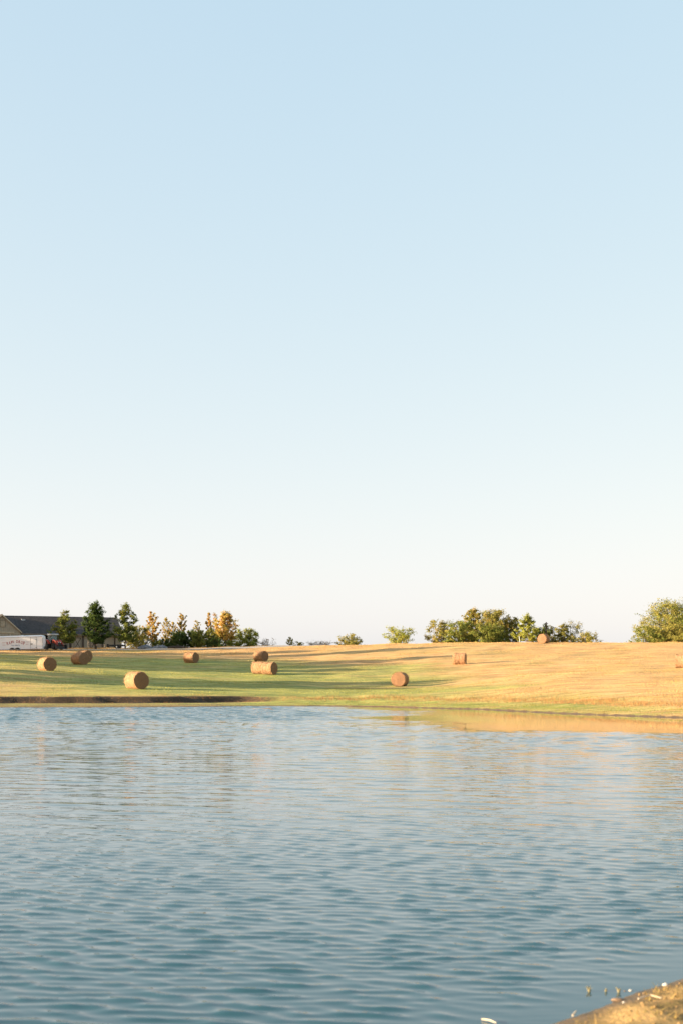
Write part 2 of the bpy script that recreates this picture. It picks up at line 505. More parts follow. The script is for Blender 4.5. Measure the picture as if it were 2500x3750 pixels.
# ---- gravel drive draped over the yard
def drape_strip(name, pts, width, mat, lift=0.05, n=60):
    p = np.array(pts); t = np.linspace(0, len(p) - 1, n)
    cx_ = np.interp(t, range(len(p)), p[:, 0]); cy_ = np.interp(t, range(len(p)), p[:, 1])
    dx, dy = np.gradient(cx_), np.gradient(cy_); L = np.hypot(dx, dy); nx_, ny_ = -dy / L, dx / L
    vs_ = []; m = 7
    for i in range(n):
        for k in range(m):
            s = (k / (m - 1) - .5) * width * (1 + .12 * math.sin(i * .9 + k))
            x, y = cx_[i] + nx_[i] * s, cy_[i] + ny_[i] * s
            vs_.append((x, y, ground(x, y) + lift - (0.07 if k in (0, m - 1) else 0)))
    fs_ = [(i * m + k, (i + 1) * m + k, (i + 1) * m + k + 1, i * m + k + 1) for i in range(n - 1) for k in range(m - 1)]
    return MB().add(vs_, fs_).build(name, mat, smooth=True)
M_gravel = simple_mat('gravel', (0.40, 0.37, 0.33), (0.26, 0.235, 0.20), .95, 4.0, bump=.02)
drive = drape_strip('gravel_drive', [(-48, 243), (-40, 243), (-30, 243.5), (-20, 245), (-10, 248.5), (-2, 253), (8, 262)], 4.6, M_gravel)
tag(drive, kind='structure')
DRIVE_C = np.array([(-48, 243), (-40, 243), (-30, 243.5), (-20, 245), (-10, 248.5), (-2, 253)])

# ------------------------------------------------------------------ grass (stuff)
def mat_grass(name, c_g, c_g2, c_d, c_d2, trans=0.35):
    m = NT(name)
    dry, tint = m.attr('dry'), m.attr('tint')
    g = m.mix(tint, c_g, c_g2); d = m.mix(tint, c_d, c_d2)
    c = m.mix(dry, g, d)
    df = m.n('ShaderNodeBsdfDiffuse'); tr = m.n('ShaderNodeBsdfTranslucent'); mx = m.n('ShaderNodeMixShader')
    m.l(c, df.inputs['Color']); m.l(c, tr.inputs['Color'])
    mx.inputs[0].default_value = trans
    m.l(df.outputs[0], mx.inputs[1]); m.l(tr.outputs[0], mx.inputs[2])
    m.l(mx.outputs[0], m.out.inputs['Surface'])
    return m.m

def blades(name, x, y, h, w, lean, mat, dry, seed, tint=None):
    r = np.random.RandomState(seed); n = len(x)
    z = gsample(GZ, x, y) - 0.01
    az = r.uniform(0, 2 * np.pi, n); la = r.uniform(0, 2 * np.pi, n)
    ll = h * lean * np.abs(r.normal(0, 1, n))
    bx, by = np.cos(az) * w / 2, np.sin(az) * w / 2
    tip = np.stack([x + np.cos(la) * ll, y + np.sin(la) * ll, z + h], -1)
    v = np.stack([np.stack([x - bx, y - by, z], -1), np.stack([x + bx, y + by, z], -1), tip], 1).reshape(-1, 3)
    f = np.arange(3 * n).reshape(n, 3)
    tint = np.repeat(r.uniform(0, 1, n) if tint is None else tint, 3)
    return np_mesh(name, v, f, mat, attrs={'dry': np.repeat(dry, 3), 'tint': tint})

def drive_dist(x, y):
    yy = np.interp(x, DRIVE_C[:, 0], DRIVE_C[:, 1]); return np.where((x > -49) & (x < -1), np.abs(y - yy), 99)

r = np.random.RandomState(5)
N = 640000
gy = 84 + (266 - 84) * r.uniform(0, 1, N) ** 1.05
gxx = r.uniform(-1, 1, N) * (0.275 * gy + 7)
gsd = gsample(SD, gxx, gy); gz = gsample(GZ, gxx, gy)
keep = (gsd > 7.2 - 1.2 * sstep(gxx, -11, -2)) & (drive_dist(gxx, gy) > 1.7 + .5 * r.uniform(0, 1, N)) & (gy < 262)
keep &= ~((gxx < -38) & (gy > 251 + (gxx + 60) * .4))
gxx, gy, gz = gxx[keep], gy[keep], gz[keep]
n = len(gxx)
dr = np.clip(dryness(gxx, gy, gz) + r.normal(0, .12, n), 0, 1)
wr = windrow(gxx, gy)
hgt = (0.04 + 0.06 * r.uniform(0, 1, n) ** 1.5) * (0.65 + 0.75 * wr ** 3) * (1 + .35 * snoise(gxx, gy, 33, .05, .3))
hgt = np.clip(hgt, .03, .30) * (1 + 0.5 * (gy > 225)) * np.where(r.uniform(0, 1, n) < .012, 2.6, 1.0)
tn = np.clip(.45 + .30 * snoise(gxx * .16 + gy * .02, gy, 34, .12, .7, 30) + .16 * snoise(gxx, gy, 35, .25, 1.1) + .25 * (1 - wr) - .1 + .26 * snoise(gxx * .2 - gy * .03, gy, 36, .05, .22) + r.normal(0, .16, n), 0, 1)
field_grass = blades('field_grass', gxx, gy, hgt, 0.020 + 0.00009 * gy * r.uniform(.6, 1.4, n), .45, mat_grass('stubble_blades', GREEN, GREEN2, GOLD, GOLD2), dr, 6, tn)
tag(field_grass, 'short mown grass, green in the hollow and straw coloured up the slope', 'grass', kind='stuff')

# rough unmown band along the far bank
r = np.random.RandomState(8)
N = 330000
bx_ = r.uniform(-36, 34, N); by_ = r.uniform(80, 130, N)
bsd = gsample(SD, bx_, by_); bm = sstep(bx_, -11, -2)
band = np.exp(-((bsd - (6.3 + .6 * snoise(bx_, by_, 51, .05, .2))) / 1.3) ** 2)
low = ((bsd > .18) & (bsd < 6.0)) * (.20 + .55 * bm)
scarp = np.exp(-((bsd - 6.3) / .55) ** 2) * (1 - bm) * .45
prob = np.maximum(np.maximum(band * (.35 + .5 * bm) * (.7 + .3 * bm), low), scarp)
k = (r.uniform(0, 1, N) < prob) & (np.abs(bx_) < .27 * by_ + 5)
bx_, by_, bsd, bm, band = bx_[k], by_[k], bsd[k], bm[k], band[k]
n = len(bx_)
tall = np.where(bsd > 5.0, 1.0, 0.35)
hh = (.09 + .17 * r.uniform(0, 1, n) ** 1.6) * tall * (1 + .35 * snoise(bx_, by_, 52, .15, .6)) * (.55 + .45 * bm)
dd = np.clip(np.where(bsd > 5.0, .95, .12 + .35 * snoise(bx_, by_, 53, .1, .5) + .25 * (bsd < .8)) + r.normal(0, .15, n), 0, 1)
bank_grass = blades('bank_grass', bx_, by_, np.clip(hh, .05, .5), .016 + .014 * r.uniform(0, 1, n), .55,
                    mat_grass('rough_bank_blades', (0.25, 0.28, 0.06), (0.16, 0.20, 0.045), (0.47, 0.27, 0.12), (0.30, 0.155, 0.07)), dd, 9)
tag(bank_grass, 'rough unmown rusty and green grass along the far bank', 'grass', kind='stuff')

# matted grass on the near mud bank
r = np.random.RandomState(18)
N = 60000
nx_ = r.uniform(0.4, 6.5, N); ny_ = r.uniform(6.0, 13.5, N)
nsd = gsample(SD, nx_, ny_)
dens = .15 + .85 * sstep(snoise(nx_, ny_, 61, .4, 1.6), -.4, .7)
k = (nsd > .10) & (r.uniform(0, 1, N) < dens)
nx_, ny_ = nx_[k], ny_[k]; n = len(nx_)
tuft = .45 + 1.7 * sstep(snoise(nx_, ny_, 62, 1.2, 4.0), .1, .9)
near_grass = blades('shore_grass', nx_, ny_, .006 + (.007 + .022 * r.uniform(0, 1, n) ** 2) * tuft, .006 + .007 * r.uniform(0, 1, n), 1.5,
                    mat_grass('matted_shore_blades', (0.25, 0.24, 0.06), (0.17, 0.17, 0.04), (0.50, 0.345, 0.14), (0.33, 0.22, 0.085)), np.clip(r.normal(.72, .3, n), 0, 1), 19)
tag(near_grass, 'flattened tan grass on the muddy near shore', 'grass', kind='stuff')

# crumbs of earth and matted turf on the near bank
r = np.random.RandomState(28)
N = 5200
cx_, cy_ = r.uniform(0.8, 5.0, N), r.uniform(6.8, 12.5, N)
csd = gsample(SD, cx_, cy_)
k = (csd > .05) & (r.uniform(0, 1, N) < .25 + .75 * sstep(snoise(cx_, cy_, 63, .6, 2.4), -.3, .6))
cx_, cy_ = cx_[k], cy_[k]; n = len(cx_)
cz = gsample(GZ, cx_, cy_)
sz = .004 + .012 * r.uniform(0, 1, n) ** 3
octa = np.array([(1, 0, 0), (0, 1, 0), (-1, 0, 0), (0, -1, 0), (0, 0, .8), (0, 0, -.6)], float)
of = np.array([(0, 1, 4), (1, 2, 4), (2, 3, 4), (3, 0, 4), (1, 0, 5), (2, 1, 5), (3, 2, 5), (0, 3, 5)])
cv = octa[None] * sz[:, None, None] * r.uniform(.6, 1.5, (n, 6, 1)) + np.stack([cx_, cy_, cz + sz * .25], -1)[:, None]
ca = r.uniform(0, 6.28, n)
cf = (of[None] + (np.arange(n) * 6)[:, None, None]).reshape(-1, 3)
clods = np_mesh('earth_crumbs', cv.reshape(-1, 3), cf, simple_mat('bank_crumbs', (0.30, 0.20, 0.085), (0.14, 0.095, 0.042), .95, 5.0), smooth=False)
tag(clods, 'crumbs of sandy earth and turf on the near bank', 'earth', kind='stuff')

# ------------------------------------------------------------------ trees
BARK = simple_mat('bark', (0.13, 0.095, 0.065), (0.07, 0.052, 0.038), .95, 6.0, (1, 1, .3), bump=.02)
PALE_BARK = simple_mat('pale_bark', (0.26, 0.21, 0.16), (0.15, 0.12, 0.09), .95, 6.0, (1, 1, .3), bump=.02)
def mat_leaf(name, c1, c2, c3=None, trans=0.4):
    m = NT(name)
    t, hot = m.attr('tint'), m.attr('hue')
    c = m.mix(t, c1, c2)
    if c3 is not None: c = m.mix(hot, c, c3)
    df = m.n('ShaderNodeBsdfDiffuse'); tr = m.n('ShaderNodeBsdfTranslucent'); mx = m.n('ShaderNodeMixShader')
    m.l(c, df.inputs['Color']); m.l(c, tr.inputs['Color'])
    mx.inputs[0].default_value = trans
    m.l(df.outputs[0], mx.inputs[1]); m.l(tr.outputs[0], mx.inputs[2])
    m.l(mx.outputs[0], m.out.inputs['Surface'])
    return m.m
LEAF = {
    'dark':   mat_leaf('leaf_dark_green', (0.055, 0.09, 0.027), (0.095, 0.135, 0.037)),
    'green':  mat_leaf('leaf_green', (0.135, 0.175, 0.042), (0.25, 0.27, 0.065), (0.36, 0.30, 0.08)),
    'olive':  mat_leaf('leaf_olive', (0.20, 0.205, 0.05), (0.35, 0.315, 0.085), (0.42, 0.30, 0.09)),
    'bright': mat_leaf('leaf_bright', (0.24, 0.28, 0.05), (0.36, 0.36, 0.08), (0.42, 0.33, 0.08)),
    'autumn': mat_leaf('leaf_autumn', (0.54, 0.41, 0.11), (0.40, 0.34, 0.09), (0.66, 0.36, 0.12)),
    'yellow': mat_leaf('leaf_yellow', (0.46, 0.37, 0.10), (0.33, 0.30, 0.085), (0.52, 0.28, 0.09)),
    'twiggy': mat_leaf('leaf_twiggy', (0.200, 0.150, 0.075), (0.130, 0.120, 0.050), (0.28, 0.16, 0.09)),
}
def envelope(style, s):
    if style == 'maple':   return (math.sin(math.pi * min(1, s * .93 + .07) ** 0.62)) ** .75 if s < 1 else 0.0
    if style == 'pyramid': return max(0.0, (1 - s) ** .72) * (0.55 + .45 * min(1, s * 5))
    if style == 'column':  return max(0.0, math.sin(math.pi * (0.12 + .86 * s)) ** .7)
    if style == 'dome':    return math.sqrt(max(0.0, 1 - s ** 2.2)) * (0.80 + .2 * min(1, s * 4))
    if style == 'spread':  return max(0.0, math.sin(math.pi * (0.10 + .83 * s)) ** .55)
    return 1 - s

def make_tree(name, label, cat, base, height, width, style, pal, seed, crown0=0.2, leaves=2600, leaf=0.20, nb=26, clump=0.5,
              hue=0.3, trunk_r=None, stems=1, group=None, bark=None, bare=0.0, up=None, bent=0.0, twigs=10, depth=1.0):
    r = np.random.RandomState(seed)
    root = empty(name, base)
    tag(root, label, cat, group)
    R = width / 2 * 1.10; height *= .97
    leaves = int(leaves * 2.7); leaf = leaf * 1.12
    tr = trunk_r or max(0.03, height * 0.017)
    mb = MB()
    tips = []
    stem_paths = []
    for sidx in range(stems):
        if stems == 1: off = Vector((0, 0)); lean = Vector((bent * height, r.normal(0, .02) * height)); hh_ = height * .90
        else:
            a = 2 * math.pi * sidx / stems + r.uniform(-.5, .5)
            off = Vector((math.cos(a), math.sin(a))) * R * r.uniform(.05, .45); lean = Vector((math.cos(a), math.sin(a))) * R * r.uniform(.1, .4); hh_ = height * r.uniform(.55, .9)
        pts = []
        for i in range(7):
            t = i / 6
            pts.append(Vector((off.x + lean.x * t * t + r.normal(0, .012) * height * (t > 0), off.y + lean.y * t * t + r.normal(0, .012) * height * (t > 0), -0.15 + (hh_ + .15) * t)))
        stem_paths.append(pts)
        k = tr / math.sqrt(stems)
        mb.tube(pts, [k * (1.25 if i == 0 else 1) * (1 - .86 * i / 6) + .006 for i in range(7)], 6)
    wgt = []
    for b in range(nb):
        pts = stem_paths[b % stems]
        s = (b + .5 + r.uniform(-.4, .4)) / nb
        s = min(.98, max(.0, s)) ** 0.85
        zc = height * (crown0 + (1 - crown0) * s)
        rad = R * envelope(style, s) * r.uniform(.68, 1.12)
        rise = {'maple': .75, 'pyramid': .30, 'column': 1.1, 'dome': .55, 'spread': .45}[style] if up is None else up
        z0 = max(height * crown0 * .75 if stems == 1 else 0.02 * height, zc - rad * rise - .04 * height)
        tt = min(.98, max(0.02, z0 / (height * .9)))
        fi = tt * 6; i0 = min(5, int(fi)); p0 = pts[i0].lerp(pts[i0 + 1], fi - i0)
        az = b * 2.39996 + r.uniform(-.5, .5)
        e = Vector((pts[-1].x * min(1, s + .2) + math.cos(az) * rad, pts[-1].y * min(1, s + .2) + math.sin(az) * rad * depth, zc + r.normal(0, .02) * height))
        mid = p0.lerp(e, .5) + Vector((r.normal(0, .05) * rad, r.normal(0, .05) * rad, -.06 * rad if style != 'spread' else .1 * rad))
        br = tr * .34 * (1 - .65 * s) / math.sqrt(stems)
        mb.tube([p0, mid, e], [br + .012, br * .6 + .009, .006], 4, cap=False)
        dens = r.uniform(.35, 1.5)
        for q in range(twigs):
            u = r.uniform(.30, 1.0) if style != 'dome' else r.uniform(.45, 1.0)
            c0 = p0.lerp(mid, u * 2) if u < .5 else mid.lerp(e, u * 2 - 1)
            d = Vector(r.normal(0, 1, 3)); d.z = d.z * .6 + .35; d.normalize()
            L = (0.20 + .22 * r.uniform()) * max(R, .22 * height) * (1.1 - .4 * u) * (.7 if style in ('pyramid', 'column') else 1)
            c1 = c0 + d * L
            if r.uniform() < .5: mb.tube([c0, c1], [.010 + br * .15, .004], 3, cap=False)
            tips.append((c0, c1)); wgt.append(dens * r.uniform(.3, 1.4) * (0.55 + rad / max(R, .01)) * (0 if (s > .8 and r.uniform() < bare) else 1))
    if bare > 0:
        for q in range(int(10 * bare) + 4):
            c0 = stem_paths[0][-2].lerp(stem_paths[0][-1], r.uniform(0, 1)); a = r.uniform(0, 6.28)
            c1 = c0 + Vector((math.cos(a) * R * .30 * r.uniform(.2, 1), math.sin(a) * R * .3, height * r.uniform(.08, .16)))
            mb.tube([c0, c1], [.022, .008], 3, cap=False)
    tips_a = np.array([[list(a), list(b)] for a, b in tips]); wgt = np.array(wgt) + 1e-6
    idx = r.choice(len(tips), leaves, p=wgt / wgt.sum())
    u = r.uniform(0, 1.08, leaves)[:, None]
    seglen = np.linalg.norm(tips_a[:, 1] - tips_a[:, 0], axis=1)[idx][:, None]
    pos = tips_a[idx, 0] * (1 - u) + tips_a[idx, 1] * u + r.normal(0, 1, (leaves, 3)) * seglen * (0.20 * clump / .5) * np.array([1, 1, .7])
    pos[:, 2] = np.maximum(pos[:, 2], .03) if crown0 < .1 else np.maximum(pos[:, 2], height * crown0 * .75)
    sz = leaf * r.uniform(.55, 1.35, leaves)[:, None]
    # leaf blades: bent rhombs, mostly hanging and turned outward
    d = pos - np.array([0, 0, height * .45]); d /= (np.linalg.norm(d, axis=1, keepdims=True) + 1e-6)
    nrm = d * .8 + r.normal(0, .75, (leaves, 3)) + np.array([0, 0, .35]); nrm /= np.linalg.norm(nrm, axis=1, keepdims=True)
    t1 = np.cross(nrm, r.normal(0, 1, (leaves, 3))); t1 /= (np.linalg.norm(t1, axis=1, keepdims=True) + 1e-6)
    t2 = np.cross(nrm, t1)
    v = np.stack([pos - t1 * sz * .5, pos + t2 * sz * .34 + nrm * sz * .08, pos + t1 * sz * .5, pos - t2 * sz * .34 + nrm * sz * .08], 1).reshape(-1, 3)
    f = np.arange(4 * leaves).reshape(leaves, 4)
    tint = np.clip(r.uniform(0, 1, leaves) * .6 + .4 * r.uniform(0, 1, len(tips))[idx], 0, 1)
    hue_tw = (r.uniform(0, 1, len(tips)) < hue) * r.uniform(.35, 1, len(tips))
    hu = np.clip(hue_tw[idx] * r.uniform(.5, 1.1, leaves), 0, 1)
    mb.build('trunk', bark or BARK, root, smooth=True)
    np_mesh('crown', v, f, LEAF[pal], root, attrs={'tint': np.repeat(tint, 4), 'hue': np.repeat(hu, 4)})
    return root

def tree_px(name, label, cat, px0, px1, top, D, style, pal, seed, base_px=None, **kw):
    c = (px0 + px1) / 2 if base_px is None else base_px
    x = X_at(c, D); z = ground(x, D)
    return make_tree(name, label, cat, (x, D, z), Z_at(top, D) - z, (px1 - px0) * D / FPX, style, pal, seed, **kw)

G_yard, G_hedge, G_crest = 'trees in the farmyard', 'shrubs of the dark hedge', 'bushes along the crest'
T = tree_px
T('maple_tree', 'green maple with bare twigs at its top behind the red tractor', 'tree', 188, 292, 2226, 247, 'maple', 'green', 101, base_px=238, crown0=.20, leaves=3400, leaf=.19, hue=.25, bare=.7, group=G_yard)
T('maple_tree', 'dark green pyramid shaped tree, darkest and fullest in front of the barn', 'tree', 302, 408, 2203, 246, 'maple', 'dark', 102, base_px=352, crown0=.17, leaves=6400, leaf=.20, nb=34, group=G_yard, bark=BARK)
T('maple_tree', 'tall green tree standing just right of the barn end', 'tree', 426, 517, 2211, 247, 'maple', 'green', 103, base_px=460, crown0=.20, leaves=4600, leaf=.19, hue=.1, nb=30, group=G_yard, bark=PALE_BARK)
T('orange_tree', 'small orange leaved tree alone against the sky above the low hedge', 'tree', 527, 592, 2240, 258, 'column', 'autumn', 104, base_px=559, crown0=.24, leaves=2300, leaf=.20, hue=.65, group=G_yard)
T('yellow_tree', 'yellow leaved young tree with a thin bare leader right of the orange tree', 'tree', 590, 628, 2256, 261, 'column', 'yellow', 105, base_px=609, crown0=.22, leaves=1000, leaf=.18, hue=.2, group=G_yard)
T('yellow_tree', 'short bushy yellow and orange tree rising behind the low hedge', 'tree', 616, 655, 2274, 255.5, 'column', 'yellow', 106, crown0=.2, leaves=1100, leaf=.19, hue=.5, group=G_yard)
T('yellow_tree', 'slender yellow green tree topped with orange above the darkest shrub', 'tree', 645, 690, 2239, 260, 'column', 'yellow', 107, crown0=.18, leaves=1700, leaf=.19, hue=.4, group=G_yard)
T('pale_tree', 'small pale yellow tree with a thin rounded top in mid hedge', 'tree', 700, 748, 2272, 257.5, 'column', 'yellow', 108, crown0=.2, leaves=900, leaf=.18, hue=.05, group=G_yard)
T('maple_tree', 'narrow pointed orange tipped tree, left of a bare twig gap', 'tree', 742, 790, 2238, 260, 'pyramid', 'autumn', 109, crown0=.12, leaves=1900, leaf=.19, hue=.5, bare=.3, up=.9, group=G_yard)
T('maple_tree', 'very thin orange tipped spire beside the large orange maple', 'tree', 778, 806, 2238, 258, 'column', 'autumn', 110, crown0=.15, leaves=900, leaf=.18, hue=.55, bare=.4, group=G_yard)
T('orange_maple_tree', 'large round orange and green maple with bare trunk at the hedge end', 'tree', 798, 888, 2238, 254, 'maple', 'autumn', 111, base_px=828, crown0=.26, leaves=4000, leaf=.20, hue=.45, nb=32, group=G_yard)
# hedge
T('shrub', 'big dark shrub with yellow sunlit left flank beneath the tall green tree', 'shrub', 456, 548, 2288, 255, 'dome', 'olive', 121, crown0=.03, leaves=3800, leaf=.17, stems=6, nb=40, hue=.2, group=G_hedge)
T('shrub', 'low dark green hedge piece under the small orange tree', 'shrub', 552, 606, 2342, 256, 'dome', 'green', 122, crown0=.03, leaves=1500, leaf=.15, stems=6, nb=30, group=G_hedge)
T('shrub', 'low dark green hedge piece beside the darkest round shrub', 'shrub', 590, 640, 2340, 256, 'dome', 'dark', 123, crown0=.03, leaves=1500, leaf=.15, stems=6, nb=30, group=G_hedge)
T('shrub', 'darkest round shrub, left end of the tall dark hedge', 'shrub', 622, 690, 2312, 253, 'dome', 'dark', 124, crown0=.03, leaves=3200, leaf=.16, stems=6, nb=36, group=G_hedge)
T('shrub', 'dark round shrub second from the left in the tall hedge', 'shrub', 674, 736, 2307, 254, 'dome', 'dark', 125, crown0=.03, leaves=3000, leaf=.16, stems=6, nb=36, group=G_hedge)
T('shrub', 'olive tinted round shrub in the middle of the tall hedge', 'shrub', 704, 770, 2309, 252, 'dome', 'green', 126, crown0=.03, leaves=3000, leaf=.16, stems=6, nb=36, hue=.2, group=G_hedge)
T('shrub', 'dark shrub filling the hedge below the narrow pointed tree', 'shrub', 752, 806, 2300, 256, 'dome', 'green', 127, crown0=.03, leaves=2600, leaf=.16, stems=6, nb=36, group=G_hedge)
T('shrub', 'low dark rounded shrub at the right end of the hedge', 'shrub', 768, 818, 2334, 250, 'dome', 'dark', 128, crown0=.03, leaves=1800, leaf=.15, stems=6, nb=30, group=G_hedge)
T('shrub', 'low pale sunlit bush behind the large orange maple', 'shrub', 812, 890, 2318, 262, 'dome', 'bright', 129, crown0=.03, leaves=1700, leaf=.17, stems=6, nb=34, hue=.1, group=G_crest)
T('shrub', 'rounded yellow green bush right of the large orange maple', 'shrub', 870, 950, 2301, 258, 'dome', 'bright', 130, crown0=.03, leaves=2600, leaf=.18, stems=6, nb=36, hue=.15, group=G_crest)
T('weed_clump', 'sparse reddish weeds right of the rounded yellow green bush', 'weeds', 944, 1004, 2338, 256, 'dome', 'twiggy', 131, crown0=.05, leaves=160, leaf=.14, stems=8, nb=20, hue=.5, clump=.9, group=G_crest)
T('sapling', 'tiny upright sapling, leftmost of the small crest bushes', 'sapling', 1044, 1078, 2331, 256, 'maple', 'olive', 132, crown0=.2, leaves=260, leaf=.15, nb=14, hue=.2, group=G_crest)
T('weed_clump', 'low dark weeds just right of the tiny sapling', 'weeds', 1074, 1112, 2349, 256, 'dome', 'olive', 133, crown0=.05, leaves=260, leaf=.13, stems=6, nb=16, hue=.4, group=G_crest)
T('weed_clump', 'thin scattered brown weeds on the skyline between two bushes', 'weeds', 1128, 1214, 2349, 256, 'dome', 'twiggy', 134, crown0=.05, leaves=330, leaf=.12, stems=10, nb=30, hue=.5, clump=.9, group=G_crest)
T('shrub', 'small rounded green bush left of centre on the skyline', 'shrub', 1238, 1322, 2325, 256, 'dome', 'olive', 135, crown0=.03, leaves=1500, leaf=.17, stems=6, nb=32, hue=.15, group=G_crest)
T('shrub', 'single leafy bush with spiky loose top right of centre on the skyline', 'shrub', 1412, 1510, 2294, 255, 'spread', 'bright', 136, crown0=.08, leaves=1700, leaf=.17, stems=5, nb=34, hue=.15, clump=.6, group=G_crest)
# thicket on the right crest
T('shrub', 'loose pale bush at the left end of the thicket', 'shrub', 1572, 1648, 2268, 254, 'dome', 'olive', 141, crown0=.04, leaves=2200, leaf=.18, stems=5, nb=34, hue=.2, clump=.7, group=G_crest)
T('shrub', 'green bush in front of the tall thicket, left part', 'shrub', 1628, 1735, 2272, 252, 'dome', 'green', 142, crown0=.03, leaves=5400, leaf=.18, stems=7, nb=44, hue=.25, group=G_crest)
T('thicket_tree', 'tallest dark topped tree of the thicket', 'tree', 1688, 1770, 2228, 258, 'spread', 'olive', 143, crown0=.12, leaves=5200, leaf=.19, nb=40, hue=.3, group=G_crest)
T('thicket_tree', 'broad olive tree in the middle of the thicket', 'tree', 1742, 1868, 2234, 256, 'spread', 'olive', 144, crown0=.08, leaves=8000, leaf=.19, nb=48, hue=.25, group=G_crest)
T('shrub', 'dense dark green bush low in the middle of the thicket', 'shrub', 1730, 1850, 2285, 251, 'dome', 'green', 145, crown0=.03, leaves=4400, leaf=.17, stems=7, nb=44, hue=.2, group=G_crest)
T('shrub', 'dark bush between the broad olive tree and the small bright tree', 'shrub', 1830, 1908, 2258, 257, 'dome', 'olive', 146, crown0=.04, leaves=4400, leaf=.18, stems=6, nb=38, hue=.3, group=G_crest)
T('bright_tree', 'small bright yellow green tree on a pale trunk before the thicket', 'tree', 1888, 1974, 2248, 246, 'maple', 'bright', 147, base_px=1928, crown0=.16, leaves=2600, leaf=.20, nb=30, hue=.05, bark=PALE_BARK, group=G_crest)
T('shrub', 'dark bush directly behind the skyline hay bale', 'shrub', 1950, 2024, 2288, 257, 'dome', 'green', 148, crown0=.03, leaves=3600, leaf=.17, stems=6, nb=36, hue=.2, group=G_crest)
T('shrub', 'rounded bush just right of the skyline hay bale', 'shrub', 2010, 2084, 2286, 256, 'dome', 'olive', 149, crown0=.03, leaves=3200, leaf=.17, stems=6, nb=36, hue=.2, group=G_crest)
T('shrub', 'thin wispy shrub with bare tall sprigs right of the skyline bale', 'shrub', 2056, 2130, 2264, 258, 'spread', 'olive', 150, crown0=.1, leaves=900, leaf=.16, stems=6, nb=36, hue=.2, clump=.7, bare=.6, group=G_crest)
T('shrub', 'low bush with yellow right side, right end of the thicket', 'shrub', 2104, 2194, 2312, 254, 'dome', 'olive', 151, crown0=.03, leaves=2300, leaf=.16, stems=7, nb=38, hue=.3, group=G_crest)
# right edge
T('oak_tree', 'large spreading olive oak at the right edge', 'tree', 2346, 2600, 2204, 252, 'spread', 'green', 161, crown0=.10, leaves=12000, leaf=.19, nb=110, hue=.65, twigs=9, clump=.34)
T('shrub', 'green bush below the large oak, left of the two', 'shrub', 2322, 2430, 2296, 247, 'dome', 'green', 162, crown0=.03, leaves=3600, leaf=.17, stems=7, nb=40, hue=.3, group=G_crest)
T('shrub', 'yellow green bush below the large oak at the right edge', 'shrub', 2405, 2530, 2288, 246, 'dome', 'olive', 163, crown0=.03, leaves=3800, leaf=.17, stems=7, nb=42, hue=.1, group=G_crest)

# trees left of the frame whose long evening shadows cross the field
def caster(label, X, Y, h, w, seed, crown0=.12, style='spread', leaves=4600, leaf=.46):
    make_tree('shade_tree', label, 'tree', (X, Y, ground(X, Y)), h, w, style, 'green', seed, crown0=crown0, leaves=leaves, leaf=leaf, nb=44, twigs=7, group='trees beyond the left edge')
caster('shade tree beyond the left edge, nearest to the pond', -62, 136.6, 11.5, 7.6, 201)
caster('high crowned shade tree beyond the left edge, closest to the water', -60, 129.5, 9.9, 10, 231, crown0=.5)
caster('shade tree beyond the left edge, second from the pond', -68, 162, 11, 9, 202)
caster('shade tree beyond the left edge, third from the pond', -70, 170.5, 12, 9.5, 203)
caster('shade tree beyond the left edge, fourth from the pond, very tall', -71, 179.5, 15.5, 9.5, 204)
caster('shade tree beyond the left edge, fifth from the pond', -72, 188, 10.8, 9, 205)
caster('shade tree beyond the left edge, sixth from the pond', -73, 196, 10.5, 9, 206)
caster('shade tree beyond the left edge, seventh from the pond, tallest', -75, 204, 17, 8, 207)
caster('shade tree beyond the left edge, eighth from the pond', -80, 213, 13, 10, 208)
caster('shade tree beyond the left edge, ninth from the pond', -88, 227, 12, 10, 209)
caster('shade tree beyond the left edge, tenth from the pond', -90, 237, 12, 10, 210)
caster('shade tree beyond the left edge, nearest to the barn', -92, 247, 9.5, 9, 211)

# ------------------------------------------------------------------ hay bales
def mat_bale(name, c1, c2, c3, face=False):
    m = NT(name)
    v = m.objco((26, 3, 3) if not face else (17, 17, 17))
    n1 = m.noise(1.0, 6.0, v, .65)
    n2 = m.noise(1.3, 3.0, m.objco((1, 1, 1)))
    c = m.mix(m.ramp(n1, .36, .62), c1, c2)
    c = m.mix(m.math('MULTIPLY', m.ramp(n2, .45, .7), .6), c, c3)
    m.l(c, m.p.inputs['Base Color'])
    m.p.inputs['Roughness'].default_value = .95; m.p.inputs['Specular IOR Level'].default_value = .1
    m.bump(n1, .09)
    return m.m
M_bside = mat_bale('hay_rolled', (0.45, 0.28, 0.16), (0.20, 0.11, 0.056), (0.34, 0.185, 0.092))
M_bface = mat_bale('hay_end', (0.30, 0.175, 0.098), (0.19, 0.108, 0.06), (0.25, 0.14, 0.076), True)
M_straw = simple_mat('loose_straw', (0.46, 0.31, 0.17), (0.34, 0.21, 0.10), .9)
